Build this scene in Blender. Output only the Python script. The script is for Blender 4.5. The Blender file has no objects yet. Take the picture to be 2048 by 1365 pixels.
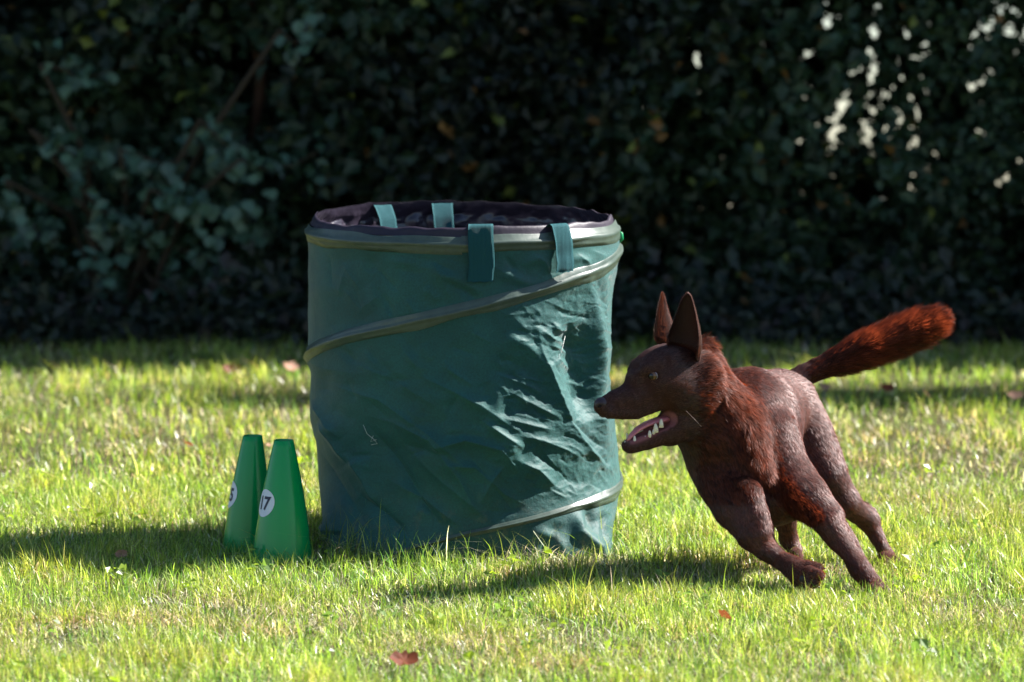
import bpy, bmesh, math, random
import numpy as np
from mathutils import Vector, Matrix, Euler

scene = bpy.context.scene
rng = np.random.default_rng(7)
random.seed(7)

# ------------------------------------------------------------------ camera
# The lawn is modelled level (z = 0).  In reality it rises gently away from
# the viewer, so the true horizontal is tilted by TILT about the x axis: the
# sky is turned by that angle.
TILT = math.radians(5.2)
CAM_H, LENS, SENSOR = 1.7, 200.0, 36.0
PITCH = math.radians(6.49)
F = LENS / SENSOR * 2048.0
cam_d = bpy.data.cameras.new("camera")
cam = bpy.data.objects.new("camera", cam_d)
scene.collection.objects.link(cam)
cam.location = (0, 0, CAM_H)
cam.rotation_euler = (math.pi / 2 - PITCH, 0, 0)
cam_d.lens = LENS
cam_d.sensor_width = SENSOR
cam_d.clip_start = 0.1
cam_d.clip_end = 6000
cam_d.dof.use_dof = True
cam_d.dof.focus_distance = 10.95
cam_d.dof.aperture_fstop = 4.4
scene.camera = cam

# ------------------------------------------------------------------ light
SUN_AZ, SUN_EL = math.radians(17), math.radians(41)      # azimuth measured from +x towards +y
sd = Vector((math.cos(SUN_EL) * math.cos(SUN_AZ), math.cos(SUN_EL) * math.sin(SUN_AZ), math.sin(SUN_EL)))
sun_d = bpy.data.lights.new("sun", 'SUN')
sun_d.energy = 5.0
sun_d.angle = math.radians(0.53)
sun_d.color = (1.0, 0.95, 0.90)
sun = bpy.data.objects.new("sun", sun_d)
scene.collection.objects.link(sun)
sun.rotation_euler = sd.to_track_quat('Z', 'Y').to_euler()
sun.location = (6, 16, 12)

world = bpy.data.worlds.new("World")
scene.world = world
world.use_nodes = True
wn = world.node_tree
wn.nodes.clear()
wo = wn.nodes.new('ShaderNodeOutputWorld')
bg = wn.nodes.new('ShaderNodeBackground')
sky = wn.nodes.new('ShaderNodeTexSky')
tc = wn.nodes.new('ShaderNodeTexCoord')
mp = wn.nodes.new('ShaderNodeMapping')
mp.inputs['Rotation'].default_value = (TILT, 0, 0)
sdw = Matrix.Rotation(TILT, 3, 'X') @ sd
sky.sky_type = 'NISHITA'
sky.sun_disc = False
sky.sun_elevation = math.asin(sdw.z)
sky.sun_rotation = math.atan2(sdw.x, sdw.y)
sky.air_density = 1.0
sky.dust_density = 0.4
sky.ozone_density = 3.0
bg.inputs['Strength'].default_value = 0.05
wn.links.new(tc.outputs['Generated'], mp.inputs['Vector'])
wn.links.new(mp.outputs['Vector'], sky.inputs['Vector'])
wn.links.new(sky.outputs['Color'], bg.inputs['Color'])
wn.links.new(bg.outputs['Background'], wo.inputs['Surface'])

scene.view_settings.view_transform = 'Standard'
scene.view_settings.look = 'None'
scene.view_settings.exposure = 1.9
scene.view_settings.gamma = 1.0
scene.view_settings.use_curve_mapping = False
scene.cycles.max_bounces = 8
scene.cycles.transparent_max_bounces = 8

# ------------------------------------------------------------------ helpers
CP, SP = math.cos(PITCH), math.sin(PITCH)


def P(u, v, d):
    """point at photograph pixel (u, v) lying at distance y = d"""
    u = np.asarray(u, float); v = np.asarray(v, float); d = np.asarray(d, float)
    a = (u - 1024.0) / F
    b = -(v - 682.5) / F
    yy = CP + b * SP
    zz = -SP + b * CP
    t = d / yy
    return np.stack(np.broadcast_arrays(a * t, d, CAM_H + zz * t), axis=-1)


def UV(p):
    """inverse of P: pixel of a world point"""
    p = np.asarray(p, float)
    x, y, z = p[..., 0], p[..., 1], p[..., 2] - CAM_H
    fw = y * CP - z * SP
    up = y * SP + z * CP
    return 1024.0 + F * x / fw, 682.5 - F * up / fw


def ground_d(v):
    return CAM_H / math.tan(PITCH + math.atan((v - 682.5) / F))


def hash3(ix, iy, iz, seed):
    h = (ix.astype(np.int64) * 374761393 + iy.astype(np.int64) * 668265263 + iz.astype(np.int64) * 2147483647 + seed * 1274126177) & 0xffffffff
    h = ((h ^ (h >> 13)) * 1274126177) & 0xffffffff
    h = (h ^ (h >> 16)) & 0xffffffff
    return h.astype(np.float64) / 4294967295.0


def vnoise(p, seed=0):
    p = np.asarray(p, float)
    if p.shape[-1] == 2:
        p = np.concatenate([p, np.zeros(p.shape[:-1] + (1,))], -1)
    i = np.floor(p).astype(np.int64)
    f = p - i
    f = f * f * (3 - 2 * f)
    r = 0
    for dx in (0, 1):
        wx = f[..., 0] if dx else 1 - f[..., 0]
        for dy in (0, 1):
            wy = f[..., 1] if dy else 1 - f[..., 1]
            for dz in (0, 1):
                wz = f[..., 2] if dz else 1 - f[..., 2]
                r = r + wx * wy * wz * hash3(i[..., 0] + dx, i[..., 1] + dy, i[..., 2] + dz, seed)
    return r


def fbm(p, seed=0, octv=4, ridge=False):
    s, a, t = 0, 1.0, 0
    p = np.asarray(p, float)
    for o in range(octv):
        n = vnoise(p * 2 ** o + 13.7 * o, seed + o)
        if ridge:
            n = 1 - np.abs(2 * n - 1)
        s = s + a * n
        t += a
        a *= 0.5
    return s / t


def smooth01(x, a, b):
    t = np.clip((x - a) / (b - a), 0, 1)
    return t * t * (3 - 2 * t)


def raw_mesh(name, verts, faces3=None, faces4=None, color=None, smooth=True):
    """numpy arrays to a mesh; color is per vertex rgb"""
    me = bpy.data.meshes.new(name)
    verts = np.asarray(verts, np.float32)
    loops, starts, n = [], [], 0
    if faces4 is not None and len(faces4):
        f = np.asarray(faces4, np.int32)
        loops.append(f.ravel()); starts.append(n + 4 * np.arange(len(f), dtype=np.int32)); n += f.size
    if faces3 is not None and len(faces3):
        f = np.asarray(faces3, np.int32)
        loops.append(f.ravel()); starts.append(n + 3 * np.arange(len(f), dtype=np.int32)); n += f.size
    loops = np.concatenate(loops); starts = np.concatenate(starts)
    me.vertices.add(len(verts)); me.vertices.foreach_set("co", verts.ravel())
    me.loops.add(len(loops)); me.loops.foreach_set("vertex_index", loops)
    me.polygons.add(len(starts)); me.polygons.foreach_set("loop_start", starts)
    me.update(calc_edges=True)
    me.polygons.foreach_set("use_smooth", np.full(len(starts), smooth, bool))
    if color is not None:
        col = np.ones((len(verts), 4), np.float32)
        col[:, :color.shape[1]] = color
        at = me.color_attributes.new("tint", 'FLOAT_COLOR', 'POINT')
        at.data.foreach_set("color", col.ravel())
    me.validate(verbose=False)
    return me


def link(name, me, mat=None, parent=None):
    o = bpy.data.objects.new(name, me)
    scene.collection.objects.link(o)
    if mat is not None and me is not None:
        me.materials.append(mat)
    if parent is not None:
        o.parent = parent
        o.matrix_parent_inverse = parent_inv(parent)
    return o


def parent_inv(parent):
    m = Matrix.Identity(4)
    chain = []
    q = parent
    while q is not None:
        chain.append(q)
        q = q.parent
    for q in reversed(chain):
        m = m @ q.matrix_parent_inverse @ q.matrix_basis
    return m.inverted()


def thing(name, label, cat, loc=(0, 0, 0), group=None):
    o = bpy.data.objects.new(name, None)
    o.empty_display_size = 0.1
    scene.collection.objects.link(o)
    o.location = loc
    return tag(o, label, cat, group)


def tag(o, label=None, cat=None, group=None, kind=None):
    if label: o['label'] = label
    if cat: o['category'] = cat
    if group: o['group'] = group
    if kind: o['kind'] = kind
    return o


def sweep(pts, rad, seg=10, flat=1.0, cap=True):
    """tube through points with radii -> verts, quads"""
    pts = np.asarray(pts, float); rad = np.asarray(rad, float)
    n = len(pts)
    t = np.gradient(pts, axis=0)
    t /= np.linalg.norm(t, axis=1)[:, None]
    ref = np.array([0.0, 1.0, 0.0])
    if abs(t[0] @ ref) > 0.9: ref = np.array([1.0, 0, 0])
    V = []
    for i in range(n):
        a = np.cross(t[i], ref); a /= np.linalg.norm(a)
        b = np.cross(t[i], a)
        ang = np.linspace(0, 2 * math.pi, seg, endpoint=False)
        V.append(pts[i] + rad[i] * (np.cos(ang)[:, None] * a + flat * np.sin(ang)[:, None] * b))
    V = np.concatenate(V)
    Q = []
    for i in range(n - 1):
        for j in range(seg):
            Q.append((i * seg + j, i * seg + (j + 1) % seg, (i + 1) * seg + (j + 1) % seg, (i + 1) * seg + j))
    T = []
    if cap:
        c0, c1 = len(V), len(V) + 1
        V = np.concatenate([V, pts[:1], pts[-1:]])
        for j in range(seg):
            T.append((c0, (j + 1) % seg, j))
            T.append((c1, (n - 1) * seg + j, (n - 1) * seg + (j + 1) % seg))
    return V, np.array(Q), np.array(T).reshape(-1, 3)


class Acc:
    def __init__(s): s.v, s.q, s.t, s.c, s.n = [], [], [], [], 0
    def add(s, v, q=None, t=None, c=None):
        v = np.asarray(v, float)
        s.v.append(v)
        if q is not None and len(q): s.q.append(np.asarray(q) + s.n)
        if t is not None and len(t): s.t.append(np.asarray(t) + s.n)
        if c is not None:
            c = np.asarray(c, float)
            s.c.append(np.broadcast_to(c, (len(v), 3)) if c.ndim == 1 else c)
        s.n += len(v)
    def mesh(s, name, smooth=True):
        return raw_mesh(name, np.concatenate(s.v), np.concatenate(s.t) if s.t else None,
                        np.concatenate(s.q) if s.q else None, np.concatenate(s.c) if s.c else None, smooth)


def mat(name):
    m = bpy.data.materials.new(name)
    m.use_nodes = True
    nt = m.node_tree
    nt.nodes.clear()
    out = nt.nodes.new('ShaderNodeOutputMaterial')
    return m, nt, out


def N(nt, t, **kw):
    n = nt.nodes.new(t)
    for k, v in kw.items():
        if k in n.inputs: n.inputs[k].default_value = v
        else: setattr(n, k, v)
    return n


def principled(name, col, rough=0.6, spec=0.5, noise=None, bump=None, coords='Object', attr=False, sheen=0, metallic=0, trans=0.0, trans_col=None):
    m, nt, out = mat(name)
    L = nt.links.new
    b = N(nt, 'ShaderNodeBsdfPrincipled')
    b.inputs['Base Color'].default_value = (*col, 1)
    b.inputs['Roughness'].default_value = rough
    b.inputs['Specular IOR Level'].default_value = spec
    b.inputs['Metallic'].default_value = metallic
    if sheen:
        b.inputs['Sheen Weight'].default_value = sheen
    tcn = N(nt, 'ShaderNodeTexCoord')
    src = None
    if attr:
        a = N(nt, 'ShaderNodeVertexColor', layer_name='tint')
        src = a.outputs['Color']
    if noise:
        scale, amt = noise[0], noise[1]
        tx = N(nt, 'ShaderNodeTexNoise', Scale=scale, Detail=5.0, Roughness=0.6)
        L(tcn.outputs[coords], tx.inputs['Vector'])
        mr = N(nt, 'ShaderNodeMapRange')
        mr.inputs['From Min'].default_value = 0.3; mr.inputs['From Max'].default_value = 0.7
        mr.inputs['To Min'].default_value = 1 - amt; mr.inputs['To Max'].default_value = 1 + amt
        L(tx.outputs['Fac'], mr.inputs['Value'])
        mul = N(nt, 'ShaderNodeMix', data_type='RGBA', blend_type='MULTIPLY')
        mul.inputs[0].default_value = 1
        if src is not None: L(src, mul.inputs[6])
        else: mul.inputs[6].default_value = (*col, 1)
        L(mr.outputs['Result'], mul.inputs[7])
        src = mul.outputs[2]
    if src is not None: L(src, b.inputs['Base Color'])
    if bump:
        tx = N(nt, 'ShaderNodeTexNoise', Scale=bump[0], Detail=4.0)
        L(tcn.outputs[coords], tx.inputs['Vector'])
        bp = N(nt, 'ShaderNodeBump', Strength=bump[1], Distance=bump[2])
        L(tx.outputs['Fac'], bp.inputs['Height'])
        L(bp.outputs['Normal'], b.inputs['Normal'])
    if trans > 0:
        tr = N(nt, 'ShaderNodeBsdfTranslucent')
        if trans_col is not None: tr.inputs['Color'].default_value = (*trans_col, 1)
        elif src is not None: L(src, tr.inputs['Color'])
        else: tr.inputs['Color'].default_value = (*col, 1)
        mx = N(nt, 'ShaderNodeMixShader'); mx.inputs[0].default_value = trans
        L(b.outputs[0], mx.inputs[1]); L(tr.outputs[0], mx.inputs[2])
        L(mx.outputs[0], out.inputs['Surface'])
    else:
        L(b.outputs[0], out.inputs['Surface'])
    return m


def leafy_material(name, rough, spec, trans, tmul):
    """vertex tinted foliage: reflects, and lets light through with a yellower tone"""
    m, nt, out = mat(name)
    L = nt.links.new
    a = N(nt, 'ShaderNodeVertexColor', layer_name='tint')
    b = N(nt, 'ShaderNodeBsdfPrincipled')
    b.inputs['Roughness'].default_value = rough
    b.inputs['Specular IOR Level'].default_value = spec
    L(a.outputs['Color'], b.inputs['Base Color'])
    mul = N(nt, 'ShaderNodeMix', data_type='RGBA', blend_type='MULTIPLY')
    mul.inputs[0].default_value = 1
    mul.inputs[7].default_value = (*tmul, 1)
    L(a.outputs['Color'], mul.inputs[6])
    tr = N(nt, 'ShaderNodeBsdfTranslucent')
    L(mul.outputs[2], tr.inputs['Color'])
    mx = N(nt, 'ShaderNodeMixShader'); mx.inputs[0].default_value = trans
    L(b.outputs[0], mx.inputs[1]); L(tr.outputs[0], mx.inputs[2])
    L(mx.outputs[0], out.inputs['Surface'])
    return m


M_grass = leafy_material("grass_blade", 0.33, 0.5, 0.5, (1.5, 1.5, 0.9))
M_leaf = leafy_material("hedge_leaf", 0.5, 0.4, 0.25, (1.2, 1.5, 0.6))
M_bark = principled("bark", (0.045, 0.030, 0.022), 0.9, 0.2, noise=(18, 0.5), bump=(40, 0.8, 0.01))
M_soil = principled("thatch_soil", (0.075, 0.07, 0.035), 0.95, 0.1, noise=(9, 0.45), bump=(160, 0.8, 0.01))

# ------------------------------------------------------------------ ground
def terrain_z(y):
    y = np.asarray(y, float)
    crest = 17.4
    t = np.clip(y - crest, 0, None)
    fall = np.where(t < 60, t * math.tan(math.radians(8.5)), 60 * math.tan(math.radians(8.5)) + (t - 60) * math.tan(math.radians(6.0)))
    soft = np.where(t < 1.0, t * t / 2 * math.tan(math.radians(8.5)) * 2, fall)
    return -np.where(t < 1.0, np.minimum(soft, fall), fall)


ys = np.concatenate([[-40, -10, 0, 6], np.arange(8, 20, 0.25), [21, 23, 26, 30, 40, 60, 90, 150, 400, 1200, 3000]])
xs = np.concatenate([[-3000, -600, -100, -30, -10], np.arange(-6, 6.01, 0.25), [10, 30, 100, 600, 3000]])
gx, gy = np.meshgrid(xs, ys)
gz = terrain_z(gy)
near = (np.abs(gx) < 6) & (gy > 8) & (gy < 17)
gz = gz + np.where(near, 0.006 * (vnoise(np.stack([gx * 1.3, gy * 1.3], -1), 3) - 0.5) - 0.004, -0.006)
V = np.stack([gx, gy, gz], -1).reshape(-1, 3)
nx_, ny_ = len(xs), len(ys)
ii = (np.arange(ny_ - 1)[:, None] * nx_ + np.arange(nx_ - 1)[None, :]).ravel()
Q = np.stack([ii, ii + 1, ii + nx_ + 1, ii + nx_], -1)
m, nt, out = mat("lawn_ground")
L = nt.links.new
b = N(nt, 'ShaderNodeBsdfPrincipled', Roughness=0.95)
b.inputs['Specular IOR Level'].default_value = 0.1
geo = N(nt, 'ShaderNodeNewGeometry')
t1 = N(nt, 'ShaderNodeTexNoise', Scale=2.0, Detail=6.0)
t2 = N(nt, 'ShaderNodeTexNoise', Scale=60.0, Detail=5.0, Roughness=0.7)
L(geo.outputs['Position'], t1.inputs['Vector']); L(geo.outputs['Position'], t2.inputs['Vector'])
r1 = N(nt, 'ShaderNodeValToRGB')
r1.color_ramp.elements[0].position = 0.35; r1.color_ramp.elements[0].color = (0.06, 0.07, 0.02, 1)
r1.color_ramp.elements[1].position = 0.68; r1.color_ramp.elements[1].color = (0.13, 0.105, 0.055, 1)
L(t2.outputs['Fac'], r1.inputs['Fac'])
r2 = N(nt, 'ShaderNodeMapRange'); r2.inputs['To Min'].default_value = 0.6; r2.inputs['To Max'].default_value = 1.25
L(t1.outputs['Fac'], r2.inputs['Value'])
mul = N(nt, 'ShaderNodeMix', data_type='RGBA', blend_type='MULTIPLY'); mul.inputs[0].default_value = 1
L(r1.outputs['Color'], mul.inputs[6]); L(r2.outputs['Result'], mul.inputs[7])
L(mul.outputs[2], b.inputs['Base Color'])
bp = N(nt, 'ShaderNodeBump', Strength=0.9, Distance=0.02)
L(t2.outputs['Fac'], bp.inputs['Height']); L(bp.outputs['Normal'], b.inputs['Normal'])
L(b.outputs[0], out.inputs['Surface'])
g = link("ground", raw_mesh("ground", V, None, Q), m)
tag(g, kind='structure')

# ------------------------------------------------------------------ trees and hedge
def leaf_cards(pos, size, tint, nrm_bias=(0, -0.5, 0.5), seed=0, aspect=0.72):
    """each leaf: a folded four point blade with a tip, two triangles each side of the midrib"""
    r = np.random.default_rng(seed)
    n = len(pos)
    nrm = r.normal(size=(n, 3)) * 0.6 + np.array(nrm_bias)
    nrm /= np.linalg.norm(nrm, axis=1)[:, None]
    a = r.normal(size=(n, 3)) + np.array([0, 0, -0.7])
    a -= (a * nrm).sum(1)[:, None] * nrm
    a /= np.linalg.norm(a, axis=1)[:, None]
    b = np.cross(nrm, a)
    s = size[:, None]
    fold = 0.14
    base = pos - a * s * 0.5
    tip = pos + a * s * 0.5 - nrm * s * 0.08
    lft = pos - a * s * 0.08 + b * s * aspect * 0.5 + nrm * s * fold
    rgt = pos - a * s * 0.08 - b * s * aspect * 0.5 + nrm * s * fold
    V = np.stack([base, rgt, tip, lft], 1).reshape(-1, 3)
    i = np.arange(n) * 4
    T = np.concatenate([np.stack([i, i + 1, i + 2], -1), np.stack([i, i + 2, i + 3], -1)])
    C = np.repeat(tint, 4, axis=0)
    return V, T, C


# places where the far sky shows through the leaves: x, z at y = 16, size, strength
gaps = []
for (u, v, s, k) in [(1690, 60, 34, .8), (1885, 70, 38, .75), (1980, 50, 56, .6), (1700, 130, 30, .75), (1770, 40, 26, .6), (1650, 225, 44, .72), (1715, 200, 40, .70),
                     (1740, 250, 42, .78), (1690, 290, 36, .72), (1860, 215, 34, .72), (1930, 250, 46, .75), (2010, 200, 50, .6), (1415, 140, 30, .92), (1430, 250, 44, .86),
                     (1520, 280, 44, .86), (1540, 165, 24, .6), (1590, 20, 30, .7), (1880, 130, 32, .7), (1690, 360, 30, .6), (1800, 370, 30, .5), (1820, 150, 40, .5),
                     (1320, 20, 24, .5), (1390, 0, 40, .7), (210, 5, 34, .85), (440, 5, 26, .85), (5, 120, 22, .85), (65, 50, 20, .6), (450, 30, 18, .6), (2040, 110, 40, .7)]:
    q = P(u, v, 16.0)
    gaps.append((q[0], q[2], s / F * 16.0, k))

gaps = [(a, b, c, d * .10) for (a, b, c, d) in gaps]
rg_ = np.random.default_rng(63)
for _ in range(330):
    if rg_.random() < .6:
        cu_, cv_ = [(1690, 60), (1885, 80), (1980, 50), (1650, 225), (1715, 200), (1740, 250), (1690, 290), (1860, 215), (1430, 250), (1415, 140), (1930, 230), (2000, 20), (1760, 230)][rg_.integers(0, 13)]
        u, v = cu_ + rg_.normal() * 62, cv_ + rg_.normal() * 50
    else:
        u, v = 1330 + 730 * rg_.random() ** .7, rg_.uniform(-20, 420)
    q = P(u, v, 16.0)
    gaps.append((q[0], q[2], rg_.uniform(7, 13.5) / F * 16.0, 1.0))


def gap_keep(p):
    """probability that a leaf stays, from the thin places in the hedge"""
    # follow the line of growth: a thin place is a slanting hole through the depth of the hedge
    k = np.ones(len(p))
    sx = p[:, 0] * 16.0 / p[:, 1]
    sz = CAM_H + (p[:, 2] - CAM_H) * 16.0 / p[:, 1]
    for (x, z, s, a) in gaps:
        k *= 1 - min(1.0, 1.2 * a) * np.exp(-(((sx - x) ** 2 + (sz - z) ** 2) / (s * s)) ** 1.5)
    top = smooth01(p[:, 0], 0.35, 0.9) * smooth01(p[:, 2], 0.35, 0.65)
    return np.clip(k, .02, 1) * (1 - 0.40 * top)


tree_specs = [
    # x, label, tint, height, leaf size
    (-4.6, "dark green tree at the far left end of the hedgerow", (0.040, 0.075, 0.030), 2.6, .048),
    (-3.35, "dense dark tree left of the leaning brown trunk's neighbours", (0.035, 0.065, 0.030), 2.7, .048),
    (-2.1, "dark shady tree behind the pale leaved shrub at far left", (0.040, 0.070, 0.040), 2.6, .048),
    (-0.95, "dark tree with a leaning bare brown trunk above the pale leaved shrub", (0.040, 0.085, 0.040), 2.6, .050),
    (-0.05, "blackish green tree directly behind the green barrel", (0.035, 0.055, 0.035), 2.7, .044),
    (0.62, "greener bushy tree just right of the barrel's rim", (0.045, 0.090, 0.035), 2.5, .044),
    (1.35, "thin dark tree with bright sky gaps above the dog's tail", (0.035, 0.070, 0.032), 2.6, .031),
    (2.2, "dark tree with sky gaps at the right edge of the lawn", (0.040, 0.075, 0.030), 2.6 , .031),
    (3.4, "dark green tree beyond the right edge of the lawn", (0.040, 0.070, 0.030), 2.6, .048),
    (4.7, "dark tree at the far right end of the hedgerow", (0.035, 0.070, 0.035), 2.6, .048),
]
tree_labels = [
    "dark green tree at the far left end of the hedgerow",
    "dense dark tree second from the left end of the hedgerow",
    "dark tree behind the pale leaved shrub, third from the left end",
    "dark green tree above and left of the barrel, right of the pale leaved shrub",
    "blackish green tree directly behind the green barrel",
    "greener bushy tree just right of the barrel above the dog's ears",
    "thin dark tree with bright sky gaps above the dog's tail",
    "dark tree with small sky gaps at the right edge of the view",
    "dark green tree second from the right end of the hedgerow",
    "dark tree at the far right end of the hedgerow",
]
for k, (tx_, _, tint, ht, ls) in enumerate(tree_specs):
    r = np.random.default_rng(100 + k)
    root = thing("hedgerow_tree", tree_labels[k], "tree", (tx_, 16.1, 0), "trees of the dark hedgerow behind the lawn")
    half = 0.95
    inner = abs(tx_) < 2.6
    n = 88000 if inner else (52000 if tx_ > 0 else 14000)
    if k in (6, 7): n = 95000
    zz = np.where(r.random(n) < 0.5, r.random(n) * 1.35, r.random(n) * 4.0)
    yy = 15.0 + r.random(n) ** 0.9 * 1.7
    xx = tx_ + r.normal(size=n) * half * 0.55
    # the crown face is lumpy
    face = 0.34 * vnoise(np.stack([xx * 1.6, zz * 1.6, np.full(n, k * 3.1)], -1), 11) + 0.18 * vnoise(np.stack([xx * 5, zz * 5, np.full(n, 1.0)], -1), 12)
    keep = yy > 14.95 + face
    p = np.stack([xx, yy, zz], -1)
    cl = vnoise(p * np.array([4.2, 4.2, 4.2]), 21) * 0.6 + vnoise(p * 9.0, 22) * 0.4
    keep &= cl > 0.37
    keep &= r.random(n) < gap_keep(p)
    keep &= zz < (2.30 if tx_ < 1.8 else 2.1) + 3.1 * (yy - 15.0) + .25 * (vnoise(np.stack([xx * 3, yy * 3], -1), 14) - .5)
    p = p[keep]
    size = ls * (0.65 + 0.7 * r.random(len(p))) * np.where(p[:, 2] > 1.45, .105 / ls, 1)
    size = np.minimum(size, .14)
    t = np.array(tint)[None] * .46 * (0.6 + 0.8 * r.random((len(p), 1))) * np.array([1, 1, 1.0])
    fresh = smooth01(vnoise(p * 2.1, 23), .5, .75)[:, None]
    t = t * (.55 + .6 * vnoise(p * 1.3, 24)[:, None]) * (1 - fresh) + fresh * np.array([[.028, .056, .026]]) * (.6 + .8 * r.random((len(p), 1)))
    old = r.random(len(p)) < 0.012
    t[old] = np.array([0.20, 0.10, 0.03])
    yel = r.random(len(p)) < 0.015
    t[yel] = np.array([0.14, 0.17, 0.03])
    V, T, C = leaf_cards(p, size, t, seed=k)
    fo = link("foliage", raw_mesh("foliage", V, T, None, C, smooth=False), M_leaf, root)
    fo['kind'] = 'stuff'
    # trunk with limbs
    ac = Acc()
    base = np.array([tx_ + r.uniform(-.2, .2), 16.2, -0.02])
    pts = [base]
    for j in range(7):
        pts.append(pts[-1] + np.array([r.uniform(-.08, .08), r.uniform(-.05, .05), ht / 8]))
    ac.add(*sweep(pts, np.linspace(.075, .02, 8), 9))
    ac_l = []
    for j in range(9):
        i0 = r.integers(1, 6)
        d = np.array([r.uniform(-1, 1), r.uniform(-.9, .3), r.uniform(.3, 1)]); d /= np.linalg.norm(d)
        q = [pts[i0]]
        for jj in range(4):
            q.append(q[-1] + d * .2 + r.normal(size=3) * .03)
        ac.add(*sweep(q, np.linspace(.03, .008, 5), 6))
    link("trunk", ac.mesh("trunk"), M_bark, root)
    if k == 3:
        M_bark2 = principled("pale_bark", (0.05, 0.026, 0.017), 0.85, 0.2, noise=(14, 0.35), bump=(50, 0.7, 0.006))
        q = [P(*a) for a in [(480, -260, 15.4), (492, -60, 15.38), (500, 20, 15.36), (512, 80, 15.36), (522, 130, 15.38), (520, 190, 15.4), (508, 260, 15.42), (512, 400, 15.45), (515, 690, 15.45)]]
        V_, Q_, T_ = sweep(q, [.026, .02, .018, .017, .016, .015, .014, .014, .016], 10)
        link("leaning_stem", raw_mesh("leaning_stem", V_, T_, Q_), M_bark2, root)
    if False:
        q = [P(*a) for a in ([(1010, -100, 15.2), (1015, 200, 15.2), (1020, 400, 15.2), (1016, 690, 15.2)] if k == 4 else
                             [(1240, -80, 15.2), (1262, 180, 15.15), (1330, 400, 15.2), (1340, 690, 15.25)])]
        V_, Q_, T_ = sweep(q, [.016, .014, .013, .015], 8)
        link("stem", raw_mesh("stem", V_, T_, Q_), M_bark, root)

# a taller tree stands farther right along the hedgerow; its crown throws the thin band of shade on the far lawn
root = thing("hedgerow_tree", "tall slender tree with a small round crown beyond the right end of the lawn", "tree", (6.9, 15.7, 0), "trees of the dark hedgerow behind the lawn")
r = np.random.default_rng(140)
n = 2600
p = r.normal(size=(n, 3)) * np.array([.55, .07, .10]) + np.array([6.9, 15.7, 5.90])
V, T, C = leaf_cards(p, .08 + .03 * r.random(n), np.array([[.03, .055, .022]]) * (.6 + .8 * r.random((n, 1))), seed=141)
fo = link("foliage", raw_mesh("foliage", V, T, None, C, smooth=False), M_leaf, root); fo['kind'] = 'stuff'
ac = Acc()
tr_ = [np.array([6.9 + .05 * math.sin(i), 15.7, -.02 + i * .9]) for i in range(7)]
ac.add(*sweep(tr_, np.linspace(.09, .025, 7), 9))
for j in range(8):
    d = r.normal(size=3) * np.array([.5, .3, .1]); d[2] = .35
    q0 = tr_[5] + np.array([0, 0, .05 * j - .1])
    ac.add(*sweep([q0, q0 + d * .6, q0 + d * 1.2], [.02, .012, .005], 5))
link("trunk", ac.mesh("trunk"), M_bark, root)

# broad leaved shrub in front of the hedge, with hanging boughs of paler leaves
shrub = thing("broadleaf_shrub", "shrub with drooping boughs of pale blue green leaves left of the barrel", "shrub", (P(250, 690, 15.0)[0], 15.0, 0))
boughs = [
    [(60, 260), (160, 320), (280, 345), (380, 388), (460, 425), (545, 452)],
    [(10, 360), (40, 420), (70, 455), (100, 492)],
    [(120, 330), (200, 420), (260, 450), (330, 440)],
    [(300, 380), (370, 400), (420, 420), (500, 440)],
    [(150, 400), (230, 480), (300, 480), (420, 520), (440, 545)],
    [(170, 460), (200, 540), (240, 600), (262, 640)],
    [(240, 300), (330, 330), (400, 300), (450, 290)],
    [(480, 320), (530, 340), (590, 330), (640, 300)],
    [(80, 130), (130, 140), (160, 160), (230, 140)],
    [(400, 240), (440, 280), (460, 300), (470, 380)],
    [(560, 60), (590, 90), (620, 50), (640, 20)],
    [(300, 560), (350, 590), (330, 640), (360, 670)],
]
M_leaf2 = leafy_material("broad_leaf", 0.38, 0.5, 0.2, (1.1, 1.4, 0.7))
M_twig = principled("twig", (0.04, 0.03, 0.02), 0.9, 0.2)


def leaf_template(name, tint, lobes=False):
    """a broad leaf, unit length, folded along the midrib, with a notched outline"""
    prof = [(0, .0), (.08, .22), (.22, .42), (.38, .5), (.5, .42), (.56, .46), (.72, .30), (.86, .14), (1, 0)]
    V, Tt = [], []
    for (a, w) in prof:
        V += [(a, 0, -0.12 * a * a), (a, w, .13 * w * 2 * .5 - 0.12 * a * a), (a, -w, .13 * w * 2 * .5 - 0.12 * a * a)]
    for i in range(len(prof) - 1):
        c, l, rr = 3 * i, 3 * i + 1, 3 * i + 2
        Tt += [(c, c + 3, l + 3), (c, l + 3, l), (c, rr + 3, c + 3), (c, rr, rr + 3)]
    V = np.array(V, float)
    return raw_mesh(name, V, Tt, None, np.broadcast_to(np.array(tint), (len(V), 3)).copy(), smooth=False)


leaf_meshes = [leaf_template("leaf", t) for t in ((0.065, 0.125, 0.078), (0.085, 0.155, 0.095), (0.042, 0.085, 0.052), (0.10, 0.165, 0.105))]
for lm in leaf_meshes: lm.materials.append(M_leaf2)
r = np.random.default_rng(5)
stem_acc = Acc()
spots = []
for bi, bo in enumerate(boughs):
    dd = 14.98 + 0.12 * r.random()
    pts = np.array([P(u, v, dd + .04 * j) for j, (u, v) in enumerate(bo)])
    tt = np.linspace(0, len(pts) - 1, 24)
    cur = np.stack([np.interp(tt, np.arange(len(pts)), pts[:, c]) for c in range(3)], -1)
    stem_acc.add(*sweep(cur, np.linspace(.005, .002, 24), 5))
    L_ = np.linalg.norm(np.diff(cur, axis=0), axis=1).sum()
    nl = int(L_ * (190 if bi in (0, 1, 3, 4) else 120))
    for _ in range(nl):
        spots.append((cur[r.integers(2, 24)] + r.normal(size=3) * np.array([.022, .03, .026]), bi))
root_pt = np.array([P(250, 690, 15.1)[0], 15.1, 0.0])
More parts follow.
